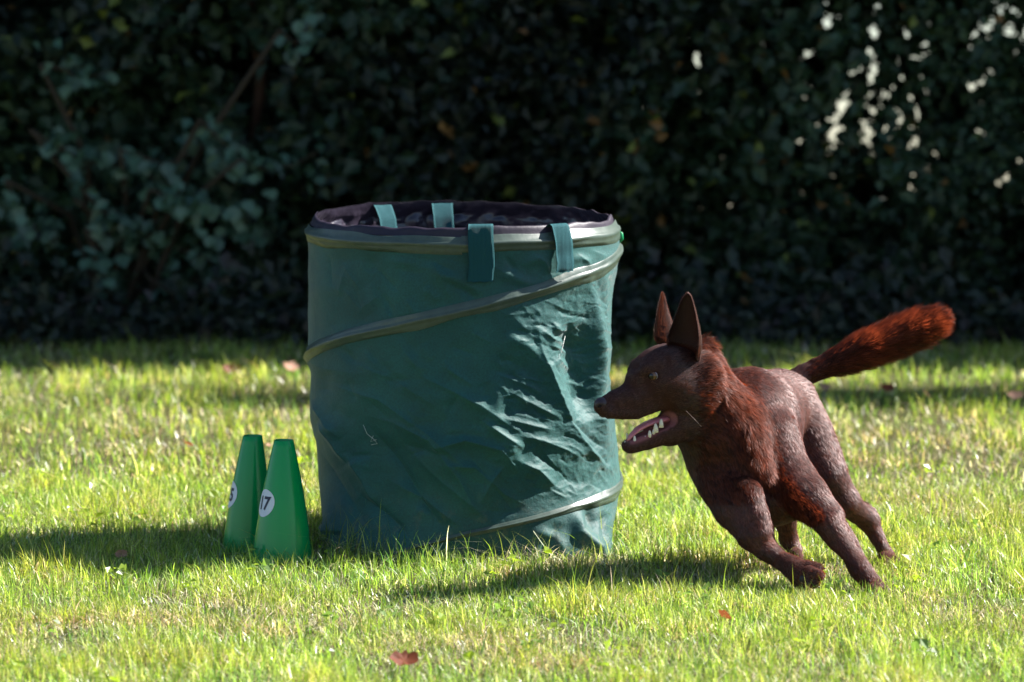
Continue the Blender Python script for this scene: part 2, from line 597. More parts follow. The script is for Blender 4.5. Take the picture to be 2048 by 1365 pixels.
for bi, bo in enumerate(boughs):
    e = P(bo[0][0], bo[0][1], 15.02)
    mid = (root_pt + e) / 2 + np.array([0, .15, .1])
    stem_acc.add(*sweep([root_pt + r.normal(size=3) * [.03, .03, 0], mid, e], [.012, .009, .005], 6))
link("stem", stem_acc.mesh("stem"), M_twig, shrub)
r.shuffle(spots)
order = [s for s in spots]
inv = Matrix.Translation(-shrub.location)
for j, (p, bi) in enumerate(order[:290]):
    s = .030 + .020 * r.random()
    o = bpy.data.objects.new("leaf", leaf_meshes[int(r.integers(0, 4))])
    scene.collection.objects.link(o)
    o.parent = shrub
    o.location = Vector(p) - shrub.location
    o.rotation_euler = (r.uniform(-.5, .9), r.uniform(.3, 1.3), r.uniform(-2.2, -.9) + r.choice([0, 0.6, -0.6]))
    o.scale = (s, s, s)
rest = order[290:]
if rest:
    p = np.array([q[0] for q in rest])
    V, T, C = leaf_cards(p,   .036 + .02 * r.random(len(p)), np.array([[.05, .105, .07]]) * (.7 + .6 * r.random((len(p), 1))), seed=55)
    o = link("leafage", raw_mesh("leafage", V, T, None, C, smooth=False), M_leaf2, shrub)
    o['kind'] = 'stuff'

# rough growth along the foot of the hedge
n = 9000
x = r.uniform(-4.5, 4.5, n); y = 14.78 + np.abs(r.normal(size=n)) * .22; z = np.abs(r.normal(size=n)) * .07 + .01
z *= 0.5 + 1.2 * vnoise(np.stack([x * 3, y * 3], -1), 8)
p = np.stack([x, y, z], -1)
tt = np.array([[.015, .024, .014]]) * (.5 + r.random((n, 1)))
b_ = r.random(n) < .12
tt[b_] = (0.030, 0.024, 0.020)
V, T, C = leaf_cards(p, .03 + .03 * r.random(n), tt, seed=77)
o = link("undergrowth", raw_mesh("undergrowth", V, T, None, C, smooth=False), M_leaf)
tag(o, "low dim ivy and weeds along the shaded foot of the hedgerow", "undergrowth", kind='stuff')

# ------------------------------------------------------------------ the barrel: a pop up cloth garden bag
BY = 11.4
edge_v = [405, 440, 470, 500, 540, 570, 640, 700, 720, 745, 800, 840, 880, 930, 960, 1000, 1040, 1060, 1090, 1125]
edge_l = [626, 619, 616, 617, 616, 616, 616, 615, 614, 619, 620, 624, 634, 637, 639, 644, 651, 651, 642, 625]
edge_r = [1228, 1231, 1237, 1240, 1235, 1227, 1223, 1220, 1218, 1216, 1222, 1228, 1233, 1237, 1239, 1232, 1224, 1223, 1225, 1227]
ez = P(np.full(20, 925.0), np.array(edge_v, float), BY)[:, 2]
exl = P(np.array(edge_l, float), np.array(edge_v, float), BY)[:, 0]
exr = P(np.array(edge_r, float), np.array(edge_v, float), BY)[:, 0]
o_ = np.argsort(ez)
ez, exl, exr = ez[o_], exl[o_], exr[o_]

rc_ = np.random.default_rng(21)
creases = [
    # polyline in photograph pixels, height (m), width (px), sharp
    ([(1072, 650), (1082, 705), (1105, 765), (1140, 850), (1178, 905), (1232, 958)], .016, 17, 1),
    ([(1178, 560), (1190, 640), (1196, 720), (1194, 790), (1204, 860), (1222, 930)], .018, 12, 0),
    ([(1205, 520), (1208, 640), (1215, 740)], .006, 8, 0),
    ([(1135, 640), (1150, 700), (1160, 770), (1185, 850)], -.028, 27, 0),
    ([(1100, 655), (1125, 662), (1145, 662)], .007, 7, 1),
    ([(1080, 660), (1110, 680), (1150, 690)], .007, 6, 1),
    ([(1095, 690), (1130, 700), (1155, 712)], .006, 6, 1),
    ([(1130, 690), (1122, 720), (1165, 745)], .006, 6, 1),
    ([(1120, 830), (1150, 850), (1185, 880), (1215, 905)], -.009, 10, 1),
    ([(1140, 860), (1190, 900), (1222, 940)], -.006, 8, 1),
    ([(1010, 780), (1070, 812), (1120, 838)], .006, 8, 1),
    ([(1000, 835), (1060, 850), (1110, 862)], .006, 8, 1),
    ([(1030, 870), (1080, 880), (1130, 900), (1180, 930)], .006, 8, 1),
    ([(1040, 925), (1075, 940), (1110, 975)], .008, 9, 1),
    ([(1060, 900), (1120, 945), (1150, 980)], -.006, 10, 1),
    ([(985, 745), (1040, 765), (1090, 790)], .004, 8, 1),
    ([(1010, 670), (1050, 690), (1078, 715)], .004, 9, 0),
    # upper folds
    ([(1040, 540), (1075, 510), (1110, 500), (1170, 520)], .006, 12, 0),
    ([(1060, 505), (1090, 525), (1100, 550)], .006, 8, 1),
    ([(1130, 480), (1160, 490), (1215, 515)], .006, 9, 1),
    ([(1150, 505), (1175, 525), (1180, 540)], .006, 8, 1),
    ([(880, 540), (930, 500), (980, 490)], .004, 16, 0),
    ([(990, 545), (1040, 560), (1080, 570)], .004, 12, 0),
    ([(760, 510), (840, 530), (900, 560)], .002, 18, 0),
    # lower left drapes
    ([(735, 850), (800, 930), (850, 1010), (900, 1075)], -0.0128, 14, 1),
    ([(745, 835), (790, 845), (860, 880), (920, 960), (960, 1040)], 0.0128, 16, 1),
    ([(690, 900), (730, 960), (760, 1030)], 0.0128, 18, 1),
    ([(640, 840), (670, 880), (700, 930)], 0.0153, 14, 1),
    ([(620, 800), (660, 850), (690, 880)], 0.0102, 12, 1),
    ([(860, 900), (930, 880), (1000, 900), (1040, 950)], 0.0128, 14, 1),
    ([(880, 930), (950, 935), (1010, 990), (1050, 1010)], 0.0102, 12, 1),
    ([(780, 960), (850, 1000), (930, 1060)], 0.0102, 14, 1),
    ([(720, 985), (790, 1050), (820, 1080)], -0.0128, 14, 1),
    ([(960, 1010), (985, 960), (1010, 930)], 0.0077, 10, 1),
    ([(960, 840), (1020, 880), (1050, 900)], 0.0102, 12, 1),
    ([(900, 780), (960, 810), (1030, 860)], 0.0077, 14, 1),
    ([(660, 770), (760, 800), (860, 870), (960, 960)], .007, 14, 1),
    ([(640, 900), (700, 1000), (740, 1070)], -.007, 14, 1),
    ([(820, 740), (920, 790), (1010, 850)], .005, 12, 1),
    ([(930, 900), (1010, 1000), (1040, 1040)], -.006, 12, 1),
    ([(690, 720), (790, 760), (900, 830)], .004, 14, 1),
    ([(800, 880), (880, 960), (990, 1050)], .006, 11, 1),
    # skirt below the lower hoop
    ([(1145, 1010), (1155, 1060), (1190, 1090), (1215, 1115)], .016, 12, 0),
    ([(1170, 1005), (1180, 1040), (1190, 1060)], -.014, 10, 0),
    ([(1200, 1020), (1212, 1060), (1215, 1090)], -.012, 8, 1),
    ([(1060, 1060), (1110, 1075), (1130, 1110)], .006, 12, 0),
    ([(1120, 1040), (1100, 1080), (1090, 1120)], -.006, 14, 0),
    ([(655, 1040), (640, 1080), (628, 1118)], .014, 14, 0),
    ([(665, 1060), (665, 1100)], -.010, 12, 0),
]
for _ in range(190):      # small random crumples towards the right
    u0 = rc_.uniform(985, 1200); v0 = rc_.uniform(590, 980)
    a = rc_.normal(.45, .38); l = rc_.uniform(14, 55)
    m1 = (u0 + l * .5 * math.cos(a) + rc_.normal() * 4, v0 + l * .5 * math.sin(a) + rc_.normal() * 4)
    creases.append(([(u0, v0), m1, (u0 + l * math.cos(a), v0 + l * math.sin(a))], rc_.choice([-1, 1]) * rc_.uniform(.0007, .0022), rc_.uniform(2.6, 5.5), 1))
for _ in range(110):
    u0 = rc_.uniform(640, 1040); v0 = rc_.uniform(480, 1040)
    a = rc_.normal(.7, .5); l = rc_.uniform(40, 110)
    creases.append(([(u0, v0), (u0 + l * math.cos(a), v0 + l * math.sin(a))], rc_.choice([-1, 1]) * rc_.uniform(.0012, .0034), rc_.uniform(6, 15), int(rc_.random() < .5)))


def crease_disp(u, v):
    d = np.zeros_like(u)
    for (pl, amp, w, sharp) in creases:
        best = np.full_like(u, 1e9); bt = np.zeros_like(u)
        pl = np.array(pl, float)
        seg = np.linalg.norm(np.diff(pl, axis=0), axis=1); tot = seg.sum(); acc = 0
        m = (u > pl[:, 0].min() - 4 * w) & (u < pl[:, 0].max() + 4 * w) & (v > pl[:, 1].min() - 4 * w) & (v < pl[:, 1].max() + 4 * w)
        if not m.any(): continue
        uu, vv = u[m], v[m]
        best = np.full_like(uu, 1e9); bt = np.zeros_like(uu)
        for a, b2, l in zip(pl[:-1], pl[1:], seg):
            ab = b2 - a
            t = ((uu - a[0]) * ab[0] + (vv - a[1]) * ab[1]) / (l * l)
            tc_ = np.clip(t, 0, 1)
            ds = np.hypot(uu - a[0] - tc_ * ab[0], vv - a[1] - tc_ * ab[1])
            c = ds < best
            best = np.where(c, ds, best); bt = np.where(c, (acc + tc_ * l) / tot, bt)
            acc += l
        taper = np.clip(np.minimum(bt, 1 - bt) * 4, 0.15, 1)
        prof = np.exp(-best / w) if sharp else np.exp(-(best / w) ** 2)
        d[m] += amp * taper * prof
    return d


def helix_z(th):
    """height of the steel hoop's sleeve, theta in degrees, counted upwards from the ground coil"""
    # table runs along the coil; th continuous: lower coil = 90..-40, upper coil reached going the other way round
    T_ = [-396, -380, -360, -315, -270, -180, -90, -45, 0, 45, 90, 135, 180, 225, 270]
    Z_ = [0.00, .028, .056, .101, .116, .24, .370, .437, .495, .552, .590, .606, .618, .624, .626]
    return np.interp(th, T_, Z_)


def bag(th, z, off=0.0, folds=True):
    """point on the cloth: th in radians (0 faces the viewer, pi/2 = right), height z, offset outwards"""
    th = np.asarray(th, float); z = np.asarray(z, float)
    th, z = np.broadcast_arrays(th, z)
    xl = np.interp(z, ez, exl); xr = np.interp(z, ez, exr)
    s = np.sin(th); c = np.cos(th)
    cx = (xl + xr) / 2; R = (xr - xl) / 2
    cxm = (exl.mean() + exr.mean()) / 2
    rr = R + 0.0 * s
    rr = np.where(c < 0, rr, rr)
    x = cx + rr * s
    pw = 1 - .78 * (1 - smooth01(z, 0.0, .15))
    y = BY - 0.300 * np.sign(c) * np.abs(c) ** pw
    if folds:
        q = np.stack([x, y, z], -1)
        u, v = UV(q)
        front = smooth01(c, -0.05, 0.15)
        d = crease_disp(u, v) * front
        pn = np.stack([th * .3 * 9, z * 9, th * 0], -1)
        d = d + (fbm(pn, 31, 3) - .5) * .010
        right = smooth01(th, .15, .9) * smooth01(z, .0, .1) * (1 - smooth01(z, .55, .6)) * front
        warp = fbm(pn * 1.4, 35, 2)[..., None] * 1.2
        pr = np.stack([th * .3 * 22 + z * 14, z * 34 - th * 3, th * 0], -1) + warp
        d = d + (fbm(pr, 41, 4, ridge=True) - .55) * .0055 * (0.12 + right)
        pr2 = np.stack([th * .3 * 60, z * 70, th * 0], -1)
        d = d + (fbm(pr2, 45, 2, ridge=True) - .5) * .0009 * (0.25 + right)
        lim = smooth01(z, .585, .61)
        d = d * (1 - .85 * lim)
        # the cloth is held in at the hoops
        thd = np.degrees(th)
        for kk in (0, -360, 360):
            dz = np.abs(z - helix_z(thd + kk))
            near_ = np.exp(-(dz / .02) ** 2)
            d = d * (1 - .8 * near_) + .003 * near_
        off = off + d
    x = x + off * s
    y = y - off * c
    return np.stack([x, y, z], -1)


barrel = thing("garden_bag_barrel", "big green pop up cloth barrel with spiral hoop and black liner standing on the lawn", "barrel", (float((exl.mean() + exr.mean()) / 2), BY, 0))

# ---- cloth material
m, nt, out = mat("green_cloth")
L = nt.links.new
M_cloth = m
b = N(nt, 'ShaderNodeBsdfPrincipled', Roughness=0.62)
b.inputs['Specular IOR Level'].default_value = 0.35
b.inputs['Sheen Weight'].default_value = 0.22
b.inputs['Sheen Roughness'].default_value = 0.4
geo = N(nt, 'ShaderNodeNewGeometry')
t1 = N(nt, 'ShaderNodeTexNoise', Scale=7.0, Detail=5.0, Roughness=0.6)
t2 = N(nt, 'ShaderNodeTexNoise', Scale=260.0, Detail=3.0, Roughness=0.7)
L(geo.outputs['Position'], t1.inputs['Vector']); L(geo.outputs['Position'], t2.inputs['Vector'])
r1 = N(nt, 'ShaderNodeValToRGB')
r1.color_ramp.elements[0].position = 0.35; r1.color_ramp.elements[0].color = (0.003, 0.049, 0.048, 1)
r1.color_ramp.elements[1].position = 0.7; r1.color_ramp.elements[1].color = (0.009, 0.078, 0.071, 1)
L(t1.outputs['Fac'], r1.inputs['Fac'])
mr = N(nt, 'ShaderNodeMapRange')
mr.inputs['From Min'].default_value = .3; mr.inputs['From Max'].default_value = .7
mr.inputs['To Min'].default_value = .75; mr.inputs['To Max'].default_value = 1.25
L(t2.outputs['Fac'], mr.inputs['Value'])
mul = N(nt, 'ShaderNodeMix', data_type='RGBA', blend_type='MULTIPLY'); mul.inputs[0].default_value = 1
L(r1.outputs['Color'], mul.inputs[6]); L(mr.outputs['Result'], mul.inputs[7])
sep = N(nt, 'ShaderNodeSeparateXYZ'); L(geo.outputs['Position'], sep.inputs[0])
low = N(nt, 'ShaderNodeMapRange')
low.inputs['From Min'].default_value = .16; low.inputs['From Max'].default_value = 0.0
low.inputs['To Min'].default_value = 0; low.inputs['To Max'].default_value = .8
L(sep.outputs['Z'], low.inputs['Value'])
t3 = N(nt, 'ShaderNodeTexNoise', Scale=34.0, Detail=6.0, Roughness=0.75)
L(geo.outputs['Position'], t3.inputs['Vector'])
dm = N(nt, 'ShaderNodeMapRange')
dm.inputs['From Min'].default_value = .52; dm.inputs['From Max'].default_value = .72
dm.inputs['To Min'].default_value = .06; dm.inputs['To Max'].default_value = 1
L(t3.outputs['Fac'], dm.inputs['Value'])
mm2 = N(nt, 'ShaderNodeMath', operation='MULTIPLY'); L(low.outputs['Result'], mm2.inputs[0]); L(dm.outputs['Result'], mm2.inputs[1])
dirt = N(nt, 'ShaderNodeMix', data_type='RGBA'); L(mm2.outputs[0], dirt.inputs[0])
L(mul.outputs[2], dirt.inputs[6]); dirt.inputs[7].default_value = (.13, .12, .075, 1)
L(dirt.outputs[2], b.inputs['Base Color'])
bp = N(nt, 'ShaderNodeBump', Strength=0.5, Distance=0.0014)
L(t2.outputs['Fac'], bp.inputs['Height']); L(bp.outputs['Normal'], b.inputs['Normal'])
L(b.outputs[0], out.inputs['Surface'])

M_sleeve = principled("olive_sleeve", (0.046, 0.070, 0.056), 0.4, 0.5, noise=(60, .18), bump=(120, .3, .001))
M_liner = principled("black_liner", (0.022, 0.017, 0.028), 0.33, 0.6, bump=(30, .5, .004))
M_hem = principled("dark_hem", (0.018, 0.013, 0.024), 0.5, 0.35, noise=(50, .2), bump=(60, .5, .002))
M_strap = None
m, nt, out = mat("webbing")
M_strap = m
L = nt.links.new
b = N(nt, 'ShaderNodeBsdfPrincipled', Roughness=0.75)
b.inputs['Specular IOR Level'].default_value = 0.2
geo = N(nt, 'ShaderNodeNewGeometry')
wv = N(nt, 'ShaderNodeTexWave', Scale=160.0, Distortion=0.6, Detail=1.0)
wv.bands_direction = 'Z'
wv2 = N(nt, 'ShaderNodeTexWave', Scale=120.0, Distortion=0.4)
wv2.bands_direction = 'X'
L(geo.outputs['Position'], wv.inputs['Vector']); L(geo.outputs['Position'], wv2.inputs['Vector'])
mm = N(nt, 'ShaderNodeMath', operation='MULTIPLY')
L(wv.outputs['Fac'], mm.inputs[0]); L(wv2.outputs['Fac'], mm.inputs[1])
r1 = N(nt, 'ShaderNodeValToRGB')
r1.color_ramp.elements[0].color = (0.006, 0.055, 0.065, 1)
r1.color_ramp.elements[1].color = (0.014, 0.095, 0.105, 1)
L(mm.outputs[0], r1.inputs['Fac']); L(r1.outputs['Color'], b.inputs['Base Color'])
bp = N(nt, 'ShaderNodeBump', Strength=0.8, Distance=0.0015)
L(mm.outputs[0], bp.inputs['Height']); L(bp.outputs['Normal'], b.inputs['Normal'])
L(b.outputs[0], out.inputs['Surface'])

# ---- cloth wall
tf = np.linspace(-math.pi / 2 - .25, math.pi / 2 + .25, 520)
tb = np.linspace(math.pi / 2 + .25, 1.5 * math.pi - .25, 70)[1:-1]
th = np.concatenate([tf, tb])
zs = np.linspace(0.0, .632, 400)
TH, ZZ = np.meshgrid(th, zs)
thw = (TH + math.pi) % (2 * math.pi) - math.pi
V = bag(thw, ZZ).reshape(-1, 3)
nc, nr = len(th), len(zs)
j = np.arange(nc); i = np.arange(nr - 1)
a = (i[:, None] * nc + j[None]).ravel(); a2 = (i[:, None] * nc + ((j + 1) % nc)[None]).ravel()
Q = np.stack([a, a2, a2 + nc, a + nc], -1)
link("cloth_wall", raw_mesh("cloth_wall", V, None, Q), M_cloth, barrel)


def wid(td):
    return np.interp(td, [-390, -340, -300, -270, -200, -100, 90, 230], [.3, .42, .7, 1, 1, .85, 1.05, 1])


def band_mesh(name, th0, th1, zfun, prof, steps, matl, parent, folds=True, wob=0.0):
    """a sleeve laid round the cloth: prof = list of (height offset, outward offset)"""
    t = np.linspace(th0, th1, steps)
    rows = []
    for (dz, of) in prof:
        z = zfun(t) + dz * (wid(np.degrees(t)) if folds else 1) * (1 + wob * (vnoise(np.stack([t * 4, t * 0 + dz * 300], -1), 5) - .5))
        tw = (t + math.pi) % (2 * math.pi) - math.pi
        o = of + wob * .003 * (vnoise(np.stack([t * 9, t * 0 + dz * 200], -1), 9) - .5)
        rows.append(bag(tw, np.clip(z, -0.01, 1), o, folds=False) if not folds else bag(tw, np.clip(z, -.01, 1), o))
    V = np.stack(rows, 0)
    k, n = V.shape[:2]
    i = np.arange(k - 1)[:, None] * n + np.arange(n - 1)[None]
    i = i.ravel()
    Q = np.stack([i, i + 1, i + n + 1, i + n], -1)
    return link(name, raw_mesh(name, V.reshape(-1, 3), None, Q), matl, parent)


zc = lambda t: helix_z(np.degrees(t))
prof_h = [(-0.01628, 0.00031), (-0.01584, 0.00124), (-0.00836, 0.00149), (-0.00572, 0.00223), (-0.00264, 0.00446), (0.00044, 0.00508), (0.00308, 0.00446), (0.00572, 0.00248), (0.00792, 0.00161), (0.0154, 0.00124), (0.01584, 0.00031)]
o = band_mesh("hoop_sleeve", math.radians(-394), math.radians(230), zc, prof_h, 900, M_sleeve, barrel, wob=.6)
# top ring sleeve
zt = lambda t: .628 + .003 * np.sin(t + .6) + .005 * (vnoise(np.stack([np.cos(t) * 3 + 5, np.sin(t) * 3 + 5], -1), 6) - .5)
prof_t = [(-0.01854, 0.00031), (-0.01816, 0.00124), (-0.00984, 0.00186), (-0.00643, 0.00223), (-0.00416, 0.00409), (-0.00076, 0.00521), (0.00227, 0.00484), (0.00454, 0.00279), (0.00681, 0.00124), (0.01287, -0.00031), (0.01589, -0.00186)]
band_mesh("top_sleeve", 0, 2 * math.pi, zt, prof_t, 420, M_sleeve, barrel, wob=.5)


def rim_z(t):
    return .6585 + .0035 * np.sin(t * 2 + 1.0) + .009 * (vnoise(np.stack([np.cos(t) * 3 + 5, np.sin(t) * 3 + 5], -1), 6) - .5) + .006 * (vnoise(np.stack([np.cos(t) * 9 + 5, np.sin(t) * 9 + 5], -1), 7) - .5)


def rim_w(t):
    """the soft rim leans in and out"""
    return .010 * (vnoise(np.stack([np.cos(t) * 2.5 + 9, np.sin(t) * 2.5 + 9], -1), 16) - .5) - .004


t = np.linspace(0, 2 * math.pi, 420)
rows = []
for (f, o_) in [(0, -.002), (.3, -.0035), (.55, -.003), (.8, -.004), (1.0, -.005), (1.0, -.008)]:
    rows.append(bag((t + math.pi) % (2 * math.pi) - math.pi, (.642) * (1 - f) + rim_z(t) * f, o_ + rim_w(t) * f, folds=False))
V = np.stack(rows, 0); k, n = V.shape[:2]
i = (np.arange(k - 1)[:, None] * n + np.arange(n - 1)[None]).ravel()
link("hem", raw_mesh("hem", V.reshape(-1, 3), None, np.stack([i, i + 1, i + n + 1, i + n], -1)), M_hem, barrel)
# liner inside, crumpled
zz_ = np.concatenate([np.linspace(.66, .52, 60), np.linspace(.51, .02, 20)])
rows = []
tw = (t + math.pi) % (2 * math.pi) - math.pi
for z in zz_:
    f = np.clip((z - .642) / .018, 0, 1)
    zr = np.where(z > .642, .642 + (rim_z(t) - .0006 - .642) * f, z)
    cr = (fbm(np.stack([t * .3 * 26, np.full_like(t, z * 26), t * 0], -1), 61, 4, ridge=True) - .5) * .020 * (0.15 + .85 * smooth01(.66 - z, 0.0, .03))
    rows.append(bag(tw, zr, -.0095 - .035 * smooth01(.60 - z, 0, .05) + rim_w(t) * smooth01(z, .63, .66) + cr, folds=False))
V = np.stack(rows, 0); k, n = V.shape[:2]
i = (np.arange(k - 1)[:, None] * n + np.arange(n - 1)[None]).ravel()
link("liner", raw_mesh("liner", V.reshape(-1, 3), None, np.stack([i, i + 1, i + n + 1, i + n], -1)), M_liner, barrel)
V = bag(tw[::6], np.full(len(tw[::6]), .02), -.012, folds=False)
V = np.concatenate([V, V.mean(0)[None]]); n = len(V) - 1
link("bottom_panel", raw_mesh("bottom_panel", V, [(n, i, (i + 1) % n) for i in range(n)]), M_liner, barrel)


def strap(center, halfw, path, name="strap", twist=0.0, seedn=0, thick=.0018):
    """webbing along path = [(z, outward)], centred at angle; two faced with thickness"""
    path = np.array(path, float)
    s = np.linspace(0, len(path) - 1, 40)
    zz = np.interp(s, np.arange(len(path)), path[:, 0]); of = np.interp(s, np.arange(len(path)), path[:, 1])
    kk = np.array([.25, .5, .25])
    zz[1:-1] = np.convolve(zz, kk, 'valid'); of[1:-1] = np.convolve(of, kk, 'valid')
    cols = np.linspace(-1, 1, 9)
    grid = []
    for layer in (0, 1):
        L_ = []
        for c in cols:
            a = center + c * halfw + twist * np.linspace(0, 1, 40)
            fr = .0012 * np.sin(c * 17 + seedn) * (np.arange(40) == 39)
            w = .0012 * (vnoise(np.stack([s * .25 + seedn, np.full(40, c * 1.4)], -1), 4) - .5) * 2
            L_.append(bag(a, zz + fr, of + layer * thick + w, folds=False))
        grid.append(np.stack(L_, 1))
    V = np.concatenate([g_.reshape(-1, 3) for g_ in grid])
    Q = []
    for lay in (0, 1):
        for i in range(39):
            for j in range(8):
                a = lay * 360 + i * 9 + j
                Q.append((a, a + 1, a + 10, a + 9))
    for i in range(39):
        for j in (0, 8):
            a = i * 9 + j
            Q.append((a, a + 9, a + 369, a + 360))
    for i in (0, 39):
        for j in range(8):
            a = i * 9 + j
            Q.append((a, a + 1, a + 361, a + 360))
    return link(name, raw_mesh(name, V, None, Q), M_strap, barrel)


def th_of(u, z=.62, back=False):
    xl = np.interp(z, ez, exl); xr = np.interp(z, ez, exr)
    d = BY
    x = (u - 1024) / F * (BY + (.2 if back else -.28))
    a = math.asin(max(-1, min(1, (x - (xl + xr) / 2) / ((xr - xl) / 2))))
    return math.pi - a if back else a


outp = [(.655, -.016), (.664, -.010), (.669, .002), (.664, .009), (.65, .012), (.63, .013), (.605, .011), (.585, .009), (.57, .009), (.555, .009)]
strap(th_of(963), .078, outp, twist=-.012, seedn=1)
outp2 = [(.650, -.014), (.660, -.008), (.664, .002), (.660, .010), (.648, .014), (.628, .016), (.604, .013), (.59, .014), (.575, .015), (.568, .013)]
strap(th_of(1118), .064, outp2, twist=.01, seedn=2)
inp = [(.60, .012), (.635, .016), (.648, .014), (.656, .006), (.660, -.004), (.657, -.014), (.648, -.022), (.63, -.034), (.60, -.040), (.57, -.042), (.54, -.040)]
strap(th_of(750, back=True), .072, inp, seedn=3, twist=-.03)
strap(th_of(881, back=True), .075, inp, seedn=4)
# small green toggle at the right end of the top hoop
tgl = Acc()
c0 = P(1236, 474, 11.38)
tgl.add(*sweep([c0 + np.array([0, 0, .012]), c0 + np.array([.005, -.002, .006]), c0 + np.array([.0055, -.003, -.004]), c0 + np.array([.002, -.002, -.013])], [.002, .0055, .006, .002], 10, flat=.5))
tgl.add(*sweep([c0 + np.array([-.012, -.004, .008]), c0 + np.array([-.004, -.006, .012]), c0 + np.array([.001, -.004, .009])], [.002, .002, .002], 6))
link("toggle", tgl.mesh("toggle"), principled("green_plastic", (.01, .30, .11), .35, .5, trans=.3), barrel)
# loose pale threads caught on the cloth
M_thread = principled("thread", (.45, .47, .45), .8, .2)
for pl in ([(722, 850), (727, 868), (738, 880), (742, 888), (730, 890)], [(738, 872), (730, 884), (742, 880)], [(1142, 672), (1128, 700), (1121, 714)], [(806, 405), (808, 414), (812, 428)], [(812, 409), (822, 424)]):
    pts = []
    for (u, v) in pl:
        if v < 430:
            q = P(u, v, 11.68); pts.append(q)
        else:
            a = th_of(u, .3); q = P(u, v, BY - .3 * math.cos(a))
            pts.append(bag(a, q[2], .003))
    V_, Q_, T_ = sweep(pts, [.0005] * len(pts), 4)
    link("loose_thread", raw_mesh("loose_thread", V_, T_, Q_), M_thread, barrel)

# ------------------------------------------------------------------ numbered cones
M_cone = principled("green_cone_plastic", (.0005, .25, .066), .22, .33, noise=(3, .06), bump=(35, .12, .002))
M_stick = principled("white_sticker", (.62, .64, .74), .5, .4)
M_ink = principled("sticker_ink", (.012, .012, .045), .5, .4)


def make_cone(u_top, v_top, w_top, u_bot, v_bot, w_bot, d, number, yaw, label, seed):
    base = P(u_bot, 700, d); base[2] = 0
    ht = P(u_top, v_top, d)[2]
    rt = w_top / 2 / F * d; rb = w_bot / 2 / F * d
    lean = P(u_top, v_top, d)[0] - base[0]
    root = thing("numbered_cone", label, "cone", tuple(base), "green numbered training cones")
    seg = 96
    prof = []
    for t in np.linspace(0, 1, 24):
        rr = rb + (rt - rb) * t + .0035 * math.sin(math.pi * t)
        prof.append((rr, t * ht, t))
    prof.append((rt - .001, ht + .0008, 1)); prof.append((rt - .0022, ht + .0003, 1))
    for t in np.linspace(1, 0, 14):
        prof.append((rb + (rt - rb) * t + .0035 * math.sin(math.pi * t) - .003, t * ht - .001, t))
    r = np.random.default_rng(seed)
    ph = r.uniform(0, 6, 6)
    a = np.linspace(0, 2 * math.pi, seg, endpoint=False)
    V = []
    for (rr, z, t) in prof:
        wob = .0006 * np.sin(3 * a + ph[0]) + .0002 * np.sin(7 * a + ph[1]) + .00015 * np.sin(11 * a + ph[2])
        q = rr + wob * (.3 + .7 * (1 - t))
        V.append(np.stack([base[0] + lean * t + q * np.sin(a), base[1] - q * np.cos(a), np.full(seg, z)], -1))
    V = np.concatenate(V)
    Q = []
    for i in range(len(prof) - 1):
        for j in range(seg):
            Q.append((i * seg + j, i * seg + (j + 1) % seg, (i + 1) * seg + (j + 1) % seg, (i + 1) * seg + j))
    link("cone_body", raw_mesh("cone_body", V, None, Q), M_cone, root)

    def on(x, z, off):
        """surface point: x metres round from the sticker's middle, height z"""
        x = np.asarray(x, float); z = np.asarray(z, float)
        t = z / ht
        rr = rb + (rt - rb) * t + .0035 * np.sin(math.pi * t)
        an = yaw + x / rr
        wob = (.0006 * np.sin(3 * an + ph[0]) + .0002 * np.sin(7 * an + ph[1]) + .00015 * np.sin(11 * an + ph[2])) * (.3 + .7 * (1 - t))
        rr = rr + wob + off
        return np.stack([base[0] + lean * t + rr * np.sin(an), base[1] - rr * np.cos(an), z], -1)

    zc_ = ht * .49
    R_ = .027
    V = [on(0, zc_, .0006)]
    for k in range(1, 7):
        for j in range(40):
            an = 2 * math.pi * j / 40
            V.append(on(R_ * k / 6 * math.cos(an), zc_ + R_ * k / 6 * math.sin(an), .0006))
    T, Q = [], []
    for j in range(40):
        T.append((0, 1 + j, 1 + (j + 1) % 40))
        for k in range(5):
            a0 = 1 + k * 40
            Q.append((a0 + j, a0 + 40 + j, a0 + 40 + (j + 1) % 40, a0 + (j + 1) % 40))
    stk = link("sticker", raw_mesh("sticker", np.array(V), T, Q), M_stick, root)
    cu = bpy.data.curves.new("tmp_text", 'FONT')
    cu.body = number
    cu.size = .036
    cu.offset = .0011
    cu.space_character = .92
    cu.align_x = 'CENTER'; cu.align_y = 'CENTER'
    tmp = bpy.data.objects.new("tmp_text", cu)
    scene.collection.objects.link(tmp)
    dg = bpy.context.evaluated_depsgraph_get()
    me = bpy.data.meshes.new_from_object(tmp.evaluated_get(dg))
    bpy.data.objects.remove(tmp)
    bm = bmesh.new(); bm.from_mesh(me)
    for xx in np.arange(-.024, .0241, .002):
        geom = bm.verts[:] + bm.edges[:] + bm.faces[:]
        bmesh.ops.bisect_plane(bm, geom=geom, plane_co=(xx, 0, 0), plane_no=(1, 0, 0))
    cy = sum(v.co.y for v in bm.verts) / max(1, len(bm.verts))
    ymin = min(v.co.y for v in bm.verts); ymax = max(v.co.y for v in bm.verts)
    for v in bm.verts:
        q = on(v.co.x, zc_ + v.co.y - (ymin + ymax) / 2, .0010)
        v.co = Vector([float(c) for c in q])
    bm.to_mesh(me); bm.free()
    me.name = "number"
    me.materials.clear()
    link("number", me, M_ink, stk)
    return root


make_cone(505.5, 872, 39, 494, 1110, 104, 11.26, "15", math.radians(-80), "rear green cone with a half hidden number sticker, left of the cone marked 17", 3)
make_cone(567.5, 881, 39.5, 562, 1128, 124, 11.12, "17", math.radians(-55), "front green cone marked 17 beside the barrel", 8)

